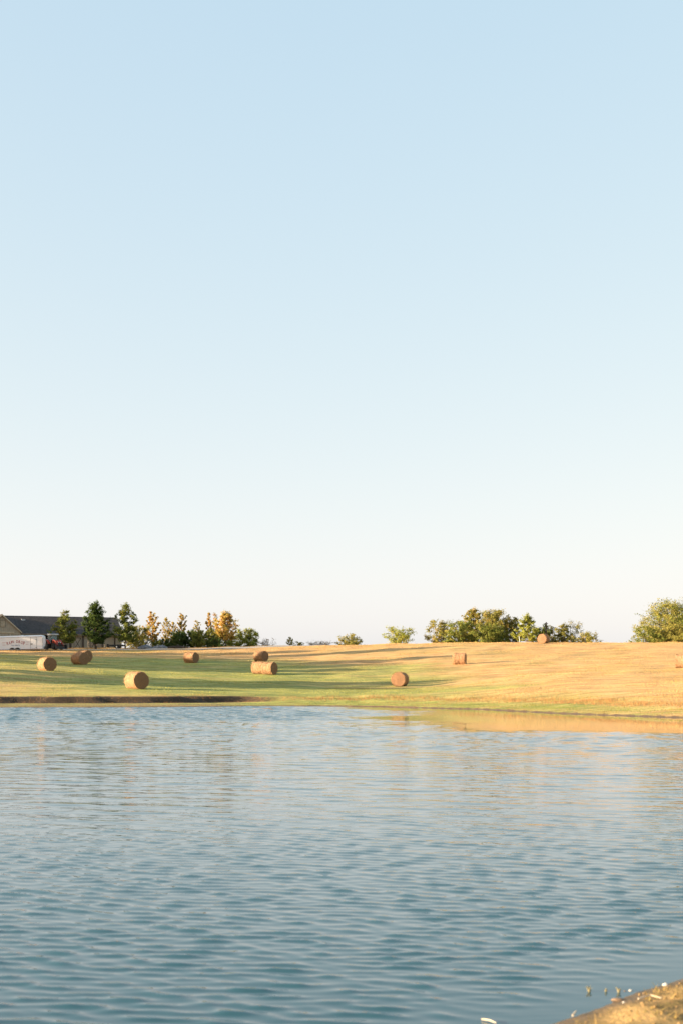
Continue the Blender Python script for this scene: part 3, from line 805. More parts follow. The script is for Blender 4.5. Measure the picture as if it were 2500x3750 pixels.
def hay_bale(label, px, base_py, D, dia, L, a_deg, seed, sag=0.06):
    r = np.random.RandomState(seed)
    x = X_at(px, D); gz_ = ground(x, D)
    R = dia / 2
    a = math.radians(a_deg)
    # local x axis = axis of the roll, towards the visible end
    root = empty('hay_bale', (x, D, gz_ - .03), math.atan2(-math.cos(a), math.sin(a)))
    tag(root, label, 'hay bale', 'round hay bales on the mown field')
    nseg, nl = 44, 22
    ph = r.uniform(0, 6.28, 8)
    def rad(t, u):
        w = R * (1 + .012 * math.sin(3 * t + ph[0]) + .010 * math.sin(5 * t + ph[1]) + .014 * math.sin(u * 9 + ph[2]) + .012 * math.sin(u * 23 + ph[3] + .5 * math.sin(2 * t)))
        e = abs(u * 2 - 1)
        w *= 1 - .075 * max(0, (e - .80) / .20) ** 2
        return w
    vs_ = []
    for i in range(nl + 1):
        u = i / nl
        for k_ in range(nseg):
            t = 2 * math.pi * k_ / nseg
            q = rad(t, u) * (1 + r.normal(0, .014))
            z = q * math.sin(t)
            if z < -R * (1 - sag): z = -R * (1 - sag) + (z + R * (1 - sag)) * .2
            vs_.append(((u - .5) * L, q * math.cos(t) * (1 + sag * .35), z * (1 - sag * .3) + R * (1 - sag) * .985))
    fs_ = [(i * nseg + k_, i * nseg + (k_ + 1) % nseg, (i + 1) * nseg + (k_ + 1) % nseg, (i + 1) * nseg + k_) for i in range(nl) for k_ in range(nseg)]
    MB().add(vs_, fs_).build('rolled_side', M_bside, root, smooth=True)
    for sgn, base in ((1, nl * nseg), (-1, 0)):
        ring = [Vector(vs_[base + k_]) for k_ in range(nseg)]
        c = Vector((sgn * L / 2, 0, R * (1 - sag)))
        m = 13; fv = []
        for j in range(m + 1):
            s = 1 - j / m
            for k_ in range(nseg):
                t = 2 * math.pi * k_ / nseg
                p = c.lerp(ring[k_], max(s, .02))
                turn = (s * 7.5 + k_ / nseg) % 1.0                        # spiral layers of the roll
                p.x = sgn * (L / 2 + (.035 * abs(math.sin(math.pi * turn)) - .02 + .07 * (1 - s) ** 2 * (1 if s > .12 else .5) + r.normal(0, .006)) * (1 if j > 0 else 0))
                fv.append(p)
        ff = [(j * nseg + k_, j * nseg + (k_ + 1) % nseg, (j + 1) * nseg + (k_ + 1) % nseg, (j + 1) * nseg + k_) for j in range(m) for k_ in range(nseg)]
        ff.append(tuple(m * nseg + k_ for k_ in range(nseg)))
        if sgn > 0: ff = [f[::-1] for f in ff]
        MB().add(fv, ff).build('end_face', M_bface, root, smooth=True)
    # loose stalks standing off the roll
    n = 1100
    t = r.uniform(0, 2 * np.pi, n); u = r.uniform(0, 1, n)
    endm = r.uniform(0, 1, n) < .35
    u = np.where(endm, np.where(r.uniform(0, 1, n) < .5, r.uniform(.0, .04, n), r.uniform(.96, 1, n)), u)
    base = np.stack([(u - .5) * L, R * .985 * np.cos(t), R * .985 * np.sin(t) * (1 - sag * .3) + R * (1 - sag)], -1)
    tang = np.stack([r.normal(0, .35, n), -np.sin(t), np.cos(t)], -1) * np.sign(r.normal(0, 1, n))[:, None]
    out = np.stack([np.where(endm, np.sign(u - .5), 0) * .8, np.cos(t), np.sin(t)], -1)
    ln = (.07 + .19 * r.uniform(0, 1, n))[:, None]
    tip = base + tang * ln * .75 + out * ln * r.uniform(.15, .8, n)[:, None]
    tip[:, 2] = np.maximum(tip[:, 2], 0.0); base[:, 2] = np.maximum(base[:, 2], .02)
    wd = np.stack([np.full(n, .008), np.zeros(n), np.full(n, .006)], -1)
    v = np.stack([base - wd, base + wd, tip], 1).reshape(-1, 3)
    st = np_mesh('loose_straw', v, np.arange(3 * n).reshape(n, 3), M_straw, root)
    st['kind'] = 'stuff'
    return root
hay_bale('round hay bale at the far left, sunlit side and shaded end', 173, 2452, 150, 1.51, 1.75, 34, 301)
hay_bale('shaded round hay bale, nearer of the overlapping pair at left', 294, 2446, 175, 1.56, 1.75, 45, 302)
hay_bale('shaded round hay bale half hidden behind another at left', 309, 2428, 188, 1.56, 1.65, 50, 303)
hay_bale('largest and nearest round hay bale, left of centre near the bank', 501, 2523, 131, 1.66, 1.70, 40, 304)
hay_bale('shaded round hay bale standing alone high on the field before the hedge', 701, 2433, 197, 1.56, 1.60, 57, 305)
hay_bale('round hay bale standing behind and above the two joined bales', 956, 2423, 203, 1.56, 1.60, 51, 306)
hay_bale('left one of two hay bales joined end to end, sunlit', 950, 2469, 168.4, 1.52, 1.35, 62, 307)
hay_bale('right one of two hay bales joined end to end, its end shaded', 986, 2471, 167.6, 1.54, 1.42, 60, 308)
hay_bale('round hay bale showing its spiral end to the camera near the bank', 1464, 2522, 148, 1.54, 1.55, -18, 309)
hay_bale('round hay bale seen side on alone on the mid right slope', 1681, 2433, 179, 1.55, 1.55, 76, 310)
hay_bale('small looking round hay bale on the skyline before the thicket', 1989, 2355, 229, 1.58, 1.60, -30, 311)
hay_bale('sunlit round hay bale cut by the right edge', 2500, 2445, 155, 1.56, 1.60, 68, 312)

# ------------------------------------------------------------------ barn
M_board = simple_mat('barn_boards', (0.37, 0.325, 0.255), (0.27, 0.235, 0.18), .85, 2.0, (6, 6, .5))
M_trim = simple_mat('barn_trim', (0.50, 0.44, 0.33), (0.40, 0.34, 0.25), .8, 3.0)
M_post = simple_mat('barn_dark_wood', (0.085, 0.065, 0.05), (0.05, 0.038, 0.03), .9, 4.0, (4, 4, .6))
M_roof = simple_mat('asphalt_shingles', (0.085, 0.079, 0.078), (0.05, 0.046, 0.047), .95, 1.4, (1.2, 4, 4), bump=.01, spec=.15)
M_fascia = simple_mat('fascia', (0.20, 0.165, 0.125), None, .8, 3.0)
M_porch_shade = simple_mat('painted_porch_shade', (0.035, 0.028, 0.024), None, .95, 3.0)  # near-black colour that holds the shade of the recessed porch
bx0, by0 = X_at(447, 262), 262.0
bz0 = min(ground(bx0, by0), ground(bx0 - 17.5, by0 - 7.5)) - .12
BA = math.radians(23)
# local frame: +x = to the left along the front (towards the wing), +y = back, +z up
barn = empty('barn', (bx0, by0, bz0))
tag(barn, 'long low tan barn with a dark shingled roof behind the yard trees', 'barn')
barn.rotation_euler = (0, 0, 0)
BM = Matrix(((-math.cos(BA), -math.sin(BA), 0, 0), (-math.sin(BA), math.cos(BA), 0, 0), (0, 0, 1, 0), (0, 0, 0, 1)))
EAVE, RIDGE, HW, LEN = 2.75, 5.95, 5.5, 18.9
def bpart(name, mat, fn, parent=None, label=None):
    m = MB(); fn(m); m.v = [tuple(BM @ Vector(p)) for p in m.v]
    m.f = [f[::-1] for f in m.f]
    o = m.build(name, mat, parent or barn)
    if label: o['label'] = label
    return o
REC = 11.3                                     # the front is walled from 0 to REC, open porch beyond
def walls(m):
    m.box(0, REC, 0, .2, -.6, EAVE)
    m.box(REC, LEN, 2.4, 2.6, -.6, EAVE)
    m.box(REC - .2, REC - .003, .2, 2.6, -.6, EAVE)
    m.box(0, LEN, 2 * HW - .2, 2 * HW, -.6, EAVE)
    m.add([(0, .2, -.6), (0, 2 * HW - .2, -.6), (0, 2 * HW - .2, EAVE), (0, HW, RIDGE - .18), (0, .2, EAVE)], [(0, 1, 2, 3, 4)])
bpart('wall', M_board, walls)
def roof_main(m):
    ov, t = .45, .14
    s = (RIDGE - EAVE) / HW
    y0, z0 = -ov, EAVE - ov * s + .05
    for (ya, za, yb, zb) in ((y0, z0, HW, RIDGE), (2 * HW + ov, z0, HW, RIDGE)):
        m.add([(-.35, ya, za), (LEN + 4, ya, za), (LEN + 4, yb, zb), (-.35, yb, zb), (-.35, ya, za + t), (LEN + 4, ya, za + t), (LEN + 4, yb, zb + t), (-.35, yb, zb + t)],
              [(0, 1, 2, 3), (7, 6, 5, 4), (0, 4, 5, 1), (0, 3, 7, 4), (2, 1, 5, 6)])
rf = bpart('roof', M_roof, roof_main)
for i in range(19):                           # courses of shingle strips proud of the deck
    def course(m, i=i):
        s = (RIDGE - EAVE) / HW; u = (i + .5) / 19
        ya = -.45 + (HW + .45) * i / 19; yb = -.45 + (HW + .45) * (i + 1) / 19
        za = EAVE - .45 * s + .05 + s * (ya + .45) + .14; zb = za + s * (yb - ya)
        rr = random.Random(i)
        x = -.36
        xe = LEN - 3.1 * max(0, (u - .12)) * .0 - .1
        vs_ = [(x, ya, za + .032), (xe, ya, za + .032), (xe, yb, zb + .006), (x, yb, zb + .006), (x, ya, za), (xe, ya, za)]
        m.add(vs_, [(3, 2, 1, 0), (0, 1, 5, 4)])
    bpart('shingle_course', M_roof, course, rf)
bpart('fascia', M_fascia, lambda m: m.box(-.4, LEN - .1, -.51, -.455, EAVE - .30, EAVE - .05))
bpart('fascia', M_fascia, lambda m: m.add([(-.40, -.47, EAVE - .36), (-.40, HW, RIDGE - .12), (-.40, HW, RIDGE + .15), (-.40, -.47, EAVE - .08), (-.36, -.47, EAVE - .36), (-.36, HW, RIDGE - .12), (-.36, HW, RIDGE + .15), (-.36, -.47, EAVE - .08)], [(0, 1, 2, 3), (7, 6, 5, 4), (0, 4, 5, 1), (1, 5, 6, 2), (3, 2, 6, 7)]))
bpart('ridge_cap', M_roof, lambda m: m.prism([(-.36, RIDGE + .02), (LEN + 2, RIDGE + .02), (LEN + 2, RIDGE + .20), (-.36, RIDGE + .20)], HW - .12, HW + .12))
bpart('porch_shade_sheet', M_porch_shade, lambda m: m.box(REC, LEN, 2.35, 2.395, -.6, EAVE))  # sheet before the board wall, paints in the porch's shade
pxs = lambda p: (445 - p) / 383 * LEN
for p, w in ((252, .42), (299, .30), (343, .14), (371, .22), (418, .26)):
    bpart('post', M_post, lambda m: m.box(pxs(p) - w / 2, pxs(p) + w / 2, -.07, .0 - .003, -.5, EAVE))
for p in (240, 206, 172):
    bpart('post', M_post, lambda m: m.box(pxs(p) - .1, pxs(p) + .1, .0, .2, -.5, EAVE))
def xdoor(p0, p1):
    a, b = pxs(p1), pxs(p0)
    d = bpart('door', M_board, lambda m: m.box(a, b, -.06, -.003, -.1, 2.1))
    bpart('door_frame', M_post, lambda m: (m.box(a, b, -.09, -.063, 2.0, 2.09), m.box(a, b, -.09, -.063, -.1, .0), m.box(a, a + .06, -.09, -.063, 0, 2.0), m.box(b - .06, b, -.09, -.063, 0, 2.0)), d)
    for s in (0, 1):
        p, q = ((a + .06, 0.0), (b - .06, 2.0)) if s else ((b - .06, 0.0), (a + .06, 2.0))
        e = .05
        bpart('brace', M_post, lambda m: m.prism([(p[0] - e, p[1]), (p[0] + e, p[1]), (q[0] + e, q[1]), (q[0] - e, q[1])], -.088 - .004 * s, -.066 - .004 * s), d)
xdoor(265, 292); xdoor(327, 350)
# front gabled wing at the left
WH, WY0 = 3.25, -0.75
wc = LEN + WH - .25
WE, WR = EAVE + .28, RIDGE + .02
def wing_wall(m):
    m.prism([(wc - WH, -.6), (wc + WH, -.6), (wc + WH, WE), (wc, WR - .1), (wc - WH, WE)], WY0, WY0 + .2)
    m.box(wc - WH, wc - WH + .2, WY0 + .2, 2.4, -.6, WE); m.box(wc + WH - .2, wc + WH, WY0 + .2, 6, -.6, WE)
bpart('wing_wall', M_board, wing_wall)
def wing_roof(m):
    ov = .25; s = (WR - WE) / WH
    for sg in (-1, 1):
        xa, za = wc + sg * (WH + ov), WE - ov * s
        m.add([(xa, WY0 - .3, za), (wc, WY0 - .3, WR), (wc, HW, WR), (xa, HW, za), (xa, WY0 - .3, za + .16), (wc, WY0 - .3, WR + .16), (wc, HW, WR + .16), (xa, HW, za + .16)],
              [(0, 1, 2, 3), (7, 6, 5, 4), (0, 4, 5, 1), (3, 7, 4, 0)])
bpart('wing_roof', M_roof, wing_roof)
for sg in (-1, 1):
    def barge(m):
        s = (WR - WE) / WH; xa, za = wc + sg * (WH + .25), WE - .25 * s
        m.prism([(xa, za - .10), (wc, WR - .12), (wc, WR + .12), (xa, za + .14)], WY0 - .36, WY0 - .303)
    bpart('barge_board', M_trim, barge)
bpart('frieze', M_trim, lambda m: m.box(wc - WH - .02, wc + WH + .02, WY0 - .05, WY0 - .003, WE - .42, WE - .32))
bpart('corner_board', M_trim, lambda m: m.box(wc - WH - .03, wc - WH + .14, WY0 - .04, WY0 - .003, -.5, WE - .43))
vent = bpart('vent', M_fascia, lambda m: m.box(wc - .62, wc + .35, WY0 - .07, WY0 - .003, RIDGE - 2.15, RIDGE - .95))
for i in range(7):
    bpart('slat', M_trim, lambda m: m.box(wc - .52, wc + .25, WY0 - .10, WY0 - .073, RIDGE - 2.08 + i * .155, RIDGE - 1.98 + i * .155), vent)
bpart('door_track', M_trim, lambda m: m.box(wc - 2.15, wc + 2.2, WY0 - .16, WY0 - .053, WE - .30, WE - .03))
dw = bpart('sliding_door', M_board, lambda m: m.box(wc - 1.35, wc + 1.3, WY0 - .12, WY0 - .06, -.2, WE - .46))
for i in range(9):
    bpart('plank', M_board, lambda m: m.box(wc - 1.32 + i * .29, wc - 1.32 + i * .29 + .25, WY0 - .145, WY0 - .123, -.2, WE - .5), dw)
bpart('door_trim', M_trim, lambda m: m.box(wc - 1.55, wc - 1.37, WY0 - .09, WY0 - .053, -.3, WE - .45))
bpart('roof_vent', simple_mat('galvanised', (.42, .43, .44), None, .5, 3, metallic=.4), lambda m: m.box(LEN - 2.0, LEN - 1.3, HW - 1.6, HW - 1.2, RIDGE - .75, RIDGE - .45))

# ------------------------------------------------------------------ cargo trailer with lettering
M_white = simple_mat('white_sheet_metal', (0.80, 0.81, 0.82), (0.75, 0.76, 0.78), .35, .8, spec=.5)
M_seam = simple_mat('trailer_trim', (0.42, 0.42, 0.43), None, .5, 3, metallic=.3)
M_redp = simple_mat('red_sign_paint', (0.36, 0.035, 0.04), None, .5, 3)
M_bluep = simple_mat('blue_sign_paint', (0.07, 0.14, 0.30), None, .5, 3)
M_rub = simple_mat('tyre_rubber', (0.022, 0.021, 0.020), (0.032, 0.029, 0.026), .9, 8)
M_rim = simple_mat('wheel_rim', (0.55, 0.54, 0.50), (0.42, 0.40, 0.36), .5, 5)
M_black = simple_mat('black_steel', (0.025, 0.025, 0.026), (0.04, 0.038, 0.036), .6, 5)
TD = 232.0
tx1 = X_at(159, TD); tz = Z_at(2379.5, TD)
PM = TD / FPX
tr = empty('cargo_trailer', (tx1, TD, tz), 0, 0, math.radians(-1.7))
tag(tr, 'white enclosed cargo trailer with red RAIN DROP lettering at the left edge', 'trailer')
TL, TH, TB, TWd = 8.4, 2.42, .12, 2.2
def body(m):
    # rounded cross-section swept along the length; the front end is drawn in at the roof
    sec = []
    for k in range(0, 7):
        a = math.pi / 2 * k / 6; sec.append((.22 - .22 * math.cos(a), TH - .22 + .22 * math.sin(a)))
    sec = [(0, TB)] + sec + [(TWd - y, z) for y, z in sec[::-1]] + [(TWd, TB)]
    n = len(sec); vs_ = []; fs_ = []
    st = [(-TL, 0.0), (-.30, 0.0), (-.18, .03), (-.07, .12), (0.0, .28)]
    for x, d in st:
        for y, z in sec: vs_.append((x, y, z - d * max(0, (z - TH + .5) / .5)))
    for i in range(len(st) - 1):
        for k in range(n): fs_.append((i * n + k, i * n + (k + 1) % n, (i + 1) * n + (k + 1) % n, (i + 1) * n + k))
    fs_.append(tuple(range(n))); fs_.append(tuple((len(st) - 1) * n + k for k in range(n - 1, -1, -1)))
    m.add(vs_, fs_)
mb = MB(); body(mb); mb.build('body', M_white, tr, smooth=False)
def tbox(name, mat, x0, x1, z0, z1, y0=-.02, y1=-.003, parent=tr):
    return MB().box(x0, x1, y0, y1, z0, z1).build(name, mat, parent)
lx = lambda cx_: (cx_ / 6.03 - 159) * PM               # crop pixel -> metres along the side
lz = lambda cy_: (2379.5 - (2230 + cy_ / 6.03)) * PM - 0.02
tbox('top_rail', M_seam, -TL, -.05, TH - .30, TH - .24)
tbox('bottom_rail', M_seam, -TL, -.02, TB + .003, TB + .09)
tbox('corner_trim', M_seam, -.09, -.01, TB + .1, TH - .5)
dx0, dx1 = lx(690), lx(818)
door = tbox('door', M_white, dx0, dx1, TB + .12, TH - .34, -.03)
for (a, b, c, d) in ((dx0 - .04, dx0, TB + .1, TH - .32), (dx1, dx1 + .03, TB + .1, TH - .32), (dx0, dx1, TH - .335, TH - .30)):
    tbox('door_frame', M_fascia, a, b, c, d, -.035, -.004)
for z in (lz(675), lz(845)):
    MB().box(dx1 - .16, dx1 + .05, -.06, -.035, z - .035, z + .035).build('hinge', M_black, door)
MB().box(dx0 - .02, dx0 + .30, -.07, -.035, lz(772), lz(758)).build('handle', M_black, door)
for cx_ in (500, 555, 605, 655, 720, 770, 820, 870, 70, 20, 130):
    tbox('reflector', M_redp, lx(cx_) - .13, lx(cx_) + .13, TB + .03, TB + .08, -.03, -.021)
tbox('marker_light', M_redp, lx(405), lx(435), TH - .29, TH - .25, -.05, -.021)
tbox('marker_light', M_redp, lx(908), lx(935), TH - .31, TH - .27, -.05, -.021)
for cx_ in (278, 396):
    c = lx(cx_)
    arch = [(c + .50 * math.cos(math.radians(t)) * s, .0 + (.48 * math.sin(math.radians(t))) * s) for s, rng in ((1, range(0, 181, 15)), (.90, range(180, -1, -15))) for t in rng]
    MB().prism(arch, -.10, -.004).build('fender', M_fascia, tr)
    MB().lathe([(.02, -.02), (.40, -.018), (.44, -.012)], 20, Matrix.Translation((c, 0, .0))).build('wheel_well', M_black, tr)
    w = empty('wheel', (c, .10, .0)); w.parent = tr
    MB().lathe([(.17, -.12), (.33, -.12), (.36, -.08), (.36, .06), (.33, .10), (.17, .10)], 24).build('tyre', M_rub, w, True)
    MB().lathe([(.01, -.135), (.07, -.14), (.12, -.10), (.175, -.125), (.17, .02)], 18).build('rim', M_rim, w)
MB().tube([(.0, 1.1, .25), (1.15, 1.1, .22)], .06, 6).build('tongue', M_black, tr)
MB().tube([(.0, .4, .25), (1.0, 1.08, .22)], .05, 6).build('tongue', M_black, tr)
jk = MB().tube([(.35, .1, -.25), (.35, .1, 1.0)], .05, 8).tube([(.35, .1, -.25), (.35, .1, -.20)], .13, 8).tube([(.35, .1, .98), (.52, .1, 1.0)], .02, 5)
jk.box(.16, .50, .0, .2, .12, .55); jk.build('jack', M_black, tr)
MB().box(lx(455), lx(510), .7, 1.1, TH + .0, TH + .12, bev=.02).build('roof_vent', M_rim, tr)
def letter(ch, cx0, cx1, cy0, cy1, mat, rot=0.0, shear=0.0):
    cu = bpy.data.curves.new('letter', 'FONT'); cu.body = ch; cu.extrude = 0.02; cu.offset = 0.012; cu.resolution_u = 3
    ob = bpy.data.objects.new('letter', cu); COL.objects.link(ob)
    bpy.context.view_layer.update()
    me = bpy.data.meshes.new_from_object(ob.evaluated_get(bpy.context.evaluated_depsgraph_get()))
    bpy.data.objects.remove(ob)
    co = np.array([v.co[:] for v in me.vertices]); lo, hi = co.min(0), co.max(0)
    q = (co - lo) / np.maximum(hi - lo, 1e-6)
    xa, xb, za, zb = lx(cx0), lx(cx1), lz(cy1), lz(cy0)
    for i, v in enumerate(me.vertices):
        u, w = q[i, 0], q[i, 1]
        x = xa + (xb - xa) * (u + shear * w); z = za + (zb - za) * w
        cxm, czm = (xa + xb) / 2, (za + zb) / 2
        dx, dz = x - cxm, z - czm
        v.co = (cxm + dx * math.cos(rot) - dz * math.sin(rot), -.004 - .010 * q[i, 2], czm + dx * math.sin(rot) + dz * math.cos(rot))
    me.name = 'letter'; me.materials.clear(); me.materials.append(mat)
    o = bpy.data.objects.new('letter', me); COL.objects.link(o); o.parent = tr
    return o
for ch, a, b, c, d, rt in (('R', 160, 198, 702, 772, 9), ('A', 206, 246, 692, 757, 7), ('I', 256, 272, 682, 738, 4), ('N', 282, 322, 674, 732, 2), ('D', 372, 414, 670, 730, -2), ('R', 426, 466, 677, 742, -5), ('O', 478, 512, 690, 757, -7), ('P', 524, 562, 704, 780, -9)):
    letter(ch, a, b, c, d, M_redp, math.radians(rt))
for i, ch in enumerate('799-44073'):
    a = 250 + i * 22
    if ch == '-': letter(ch, a + 3, a + 15, 785, 790, M_bluep)
    else: letter(ch, a, a + 16, 768 + i * .2, 800 + i * .2, M_bluep, 0, .2)
for a, b, z in ((48, 138, 721), (62, 138, 769), (580, 662, 718), (580, 640, 764)):
    tbox('pinstripe', M_redp, lx(a), lx(b), lz(z + 3), lz(z - 3), -.012, -.004)

# ------------------------------------------------------------------ tractor
M_red = simple_mat('tractor_red', (0.42, 0.055, 0.028), (0.34, 0.045, 0.025), .4, 2.0, coat=.2)
M_cabw = simple_mat('cab_roof_pale', (0.56, 0.58, 0.58), None, .5, 2.0)
M_gl = NT('cab_glass'); M_gl.p.inputs['Base Color'].default_value = (.55, .68, .68, 1); M_gl.p.inputs['Roughness'].default_value = .05
M_gl.p.inputs['Transmission Weight'].default_value = .75; M_gl.p.inputs['IOR'].default_value = 1.2; M_gl = M_gl.m
M_lamp = simple_mat('lamp_lens', (.75, .75, .72), None, .2, 3)
TRD = 238.0
ta = math.radians(-48)
tcx = X_at(199, TRD)
trz = ground(tcx, TRD)
tc = empty('tractor', (tcx, TRD, max(trz, Z_at(2379, TRD))), ta)
tag(tc, 'red tractor with a white roofed cab and black front loader bucket', 'tractor')
def wheel(x, y, rad_, wd_, side, lugs):
    w = empty('wheel', (x, y, rad_)); w.parent = tc
    h = wd_ / 2
    m = MB().lathe([(rad_ * .55, -h * .9), (rad_ * .80, -h), (rad_ * .95, -h * .9), (rad_ * .97, -h * .4), (rad_ * .97, h * .4), (rad_ * .95, h * .9), (rad_ * .80, h), (rad_ * .55, h * .9)], 32)
    for k in range(lugs):
        a = 2 * math.pi * k / lugs
        for s in (-1, 1):
            M = Matrix.Rotation(-(a + (math.pi / lugs if s > 0 else 0)), 4, 'Y') @ Matrix.Translation((rad_ * .965, s * h * .5, 0)) @ Matrix.Rotation(s * .55, 4, 'X')
            m.box(0, .05 * rad_ + .01, -h * .52, h * .52, -.03 * rad_, .03 * rad_, M)
    m.build('tyre', M_rub, w)
    r_ = MB().lathe([(.02, -side * 0 - .02), (rad_ * .16, -.05), (rad_ * .2, -.02), (rad_ * .5, -.04), (rad_ * .56, -h * .85), (rad_ * .56, h * .85), (rad_ * .5, .04), (rad_ * .2, .02), (rad_ * .16, .05), (.02, .02)], 20)
    r_.build('rim', M_rim, w)
for s in (-1, 1):
    wheel(-1.05, s * .82, .78, .46, s, 18)
    wheel(1.10, s * .74, .54, .34, s, 16)
    fen = [(-1.05 + q * math.cos(math.radians(t)), .78 + q * math.sin(math.radians(t))) for q, rg in ((.88, range(10, 161, 15)), (.94, range(160, 9, -15))) for t in rg]
    MB().prism(fen, s * .82 - .26, s * .82 + .26).build('fender', M_red, tc)
MB().box(-1.4, 1.5, -.28, .28, .62, .98).tube([(1.1, -.7, .54), (1.1, .7, .54)], .09, 8).tube([(-1.05, -.8, .78), (-1.05, .8, .78)], .13, 8).build('chassis', M_black, tc)
hood = [(.05, .95), (1.62, .92), (1.72, 1.05), (1.70, 1.32), (1.55, 1.44), (.05, 1.60)]
hd = MB().prism(hood, -.36, .36).build('hood', M_red, tc)
g = MB().box(1.68, 1.735, -.27, .27, .82, 1.24).build('grille', M_black, tc)
for s in (-1, 1):
    MB().box(1.716, 1.75, s * .17 - .09, s * .17 + .09, 1.12, 1.22, bev=.01).build('headlight', M_lamp, tc)
cb = MB()
for x, y in ((-.95, -.62), (-.95, .62), (.05, -.60), (.05, .60), (-.42, -.66), (-.42, .66)):
    cb.tube([(x, y, 1.0), (x * .96 - .03, y * .93, 2.45)], .045, 5)
cb.box(-.98, .1, -.66, .66, .95, 1.1)
cb.build('cab_frame', M_black, tc)
MB().box(-1.10, .28, -.72, .72, 2.45, 2.64, bev=.05).build('cab_roof', M_cabw, tc)
MB().box(.02, .04, -.55, .55, 1.62, 2.42).build('window', M_gl, tc)
MB().box(-.95, -.93, -.55, .55, 1.3, 2.42).build('window', M_gl, tc)
for s in (-1, 1):
    MB().box(-.38, .0, s * .625 - .008, s * .625 + .008, 1.12, 2.42).build('window', M_gl, tc)
    MB().box(-.90, -.46, s * .625 - .008, s * .625 + .008, 1.45, 2.42).build('window', M_gl, tc)
MB().box(-.75, -.35, -.25, .25, 1.1, 1.3, bev=.04).box(-.82, -.70, -.25, .25, 1.3, 1.85, bev=.03).build('seat', M_black, tc)
MB().tube([(0.02, 0, 1.3), (-.12, 0, 1.75)], .03, 6).lathe([(.17, -.02), (.2, 0), (.17, .02)], 14, Matrix.Translation((-.13, 0, 1.76)) @ Matrix.Rotation(math.radians(70), 4, 'X')).build('steering_wheel', M_black, tc)
MB().tube([(.7, .42, 1.2), (.7, .42, 2.3)], .04, 8).build('exhaust', M_black, tc)
for s in (-1, 1):
    arm = [(.35, 1.62), (.52, 1.70), (1.25, 1.55), (2.15, .72), (2.10, .50), (1.98, .52), (1.16, 1.36), (.35, 1.46)]
    MB().prism(arm, s * .52 - .06, s * .52 + .06).box(.30, .50, s * .46 - .07, s * .46 + .07, .8, 1.6).build('loader_arm', M_red, tc)
bk = [(2.05, .12), (2.75, .06), (2.76, .12), (2.14, .20), (2.08, .66), (2.30, .76), (2.28, .80), (2.00, .72)]
m = MB().prism(bk, -.95, .95)
for s in (-1, 1): m.prism([(2.05, .10), (2.74, .08), (2.31, .80), (2.0, .70)], s * .96 - .02, s * .96 + .02)
m.build('bucket', M_black, tc)

# ------------------------------------------------------------------ yard clutter
M_tubeg = simple_mat('gate_tube', (0.10, 0.075, 0.06), None, .7, 5)
gd = 251.0
def gpt(px, py, D=gd): return Vector((X_at(px, D), D, Z_at(py, D)))
ga, gb = gpt(324, 2374), gpt(385, 2374)
gt = empty('corral_gate', (ga.x, gd, ground(ga.x, gd)))
tag(gt, 'brown tube corral gate leaning before the barn wall', 'gate')
gl = gb.x - ga.x
for z in (.25, .55, .85, 1.35): MB().tube([(0, 0, z), (gl, 0, z)], .035, 6).build('rail', M_tubeg, gt)
MB().tube([(.2, 0, .25), (gl * .45, 0, 1.3)], .03, 6).build('brace', M_tubeg, gt)
for x in (0, gl * .5, gl): MB().tube([(x, .06, -.1), (x, .06, 1.55)], .05 if x != gl else .07, 6).build('post', M_trim if x != gl * .5 else M_tubeg, gt)

fd = 247.0
fx = X_at(432, fd)
ft = empty('flatbed_trailer', (fx, fd, ground(fx, fd)), math.radians(-4))
tag(ft, 'low dark flatbed trailer with a white wheel under the tall green tree', 'trailer')
fb_ = MB().box(-1.2, 1.15, -.9, .9, .42, .54)
for y in (-.9, .9): fb_.box(-1.2, 1.15, y - .04, y + .04, .54, .70)
fb_.build('deck', M_black, ft)
MB().tube([(-1.2, 0, .45), (-2.0, 0, .62)], .05, 6).tube([(-1.2, -.5, .45), (-2.0, 0, .62)], .04, 6).build('tongue', M_black, ft)
MB().box(-1.7, -1.62, -.8, .8, .2, .8).build('ramp', M_black, ft)
for y in (-.98, .98):
    w = empty('wheel', (0.05, y, .30)); w.parent = ft
    MB().lathe([(.17, -.09), (.27, -.09), (.30, -.05), (.30, .05), (.27, .09), (.17, .09)], 20).build('tyre', M_rub, w, True)
    MB().lathe([(.01, -.10), (.08, -.105), (.18, -.08), (.18, .05)], 16).build('rim', simple_mat('white_rim', (.75, .75, .72), None, .5, 4), w)

M_rub1 = simple_mat('rubble_stone', (0.26, 0.27, 0.29), (0.15, 0.155, 0.17), .95, 4, bump=.02)
def heap(name, label, px0, px1, D, hmax, count, seed, mat, cat):
    r_ = random.Random(seed); m = MB()
    xa, xb = X_at(px0, D), X_at(px1, D)
    gz0 = ground((xa + xb) / 2, D)
    for i in range(count):
        u = r_.random(); x = xa + (xb - xa) * u; y = r_.uniform(-.9, .9)
        top = hmax * math.sin(math.pi * min(1, max(0, u))) ** .7 * (1 - (y / 1.2) ** 2)
        z = max(0, top) * r_.random() ** .5
        s = r_.uniform(.10, .26)
        M = Matrix.Translation((x - (xa + xb) / 2, y, z)) @ Euler((r_.uniform(0, 3), r_.uniform(0, 3), r_.uniform(0, 3))).to_matrix().to_4x4()
        m.box(-s, s, -s * r_.uniform(.4, .9), s * .7, -s * r_.uniform(.3, .7), s * .5, M, bev=s * .12)
    o = m.build(name, mat); o.location = ((xa + xb) / 2, D, gz0)
    tag(o, label, cat, kind='stuff'); return o
heap('rubble_heap', 'grey heap of broken stone before the dark shrubs', 510, 560, 248, .62, 170, 71, M_rub1, 'rubble')
heap('rubble_heap', 'lower grey gravel heap right of the stone heap', 560, 612, 248, .38, 130, 72, M_rub1, 'rubble')
heap('brush_pile', 'low dark brown brush pile at the foot of the hedge', 612, 690, 249, .30, 130, 73, M_post, 'brush pile')
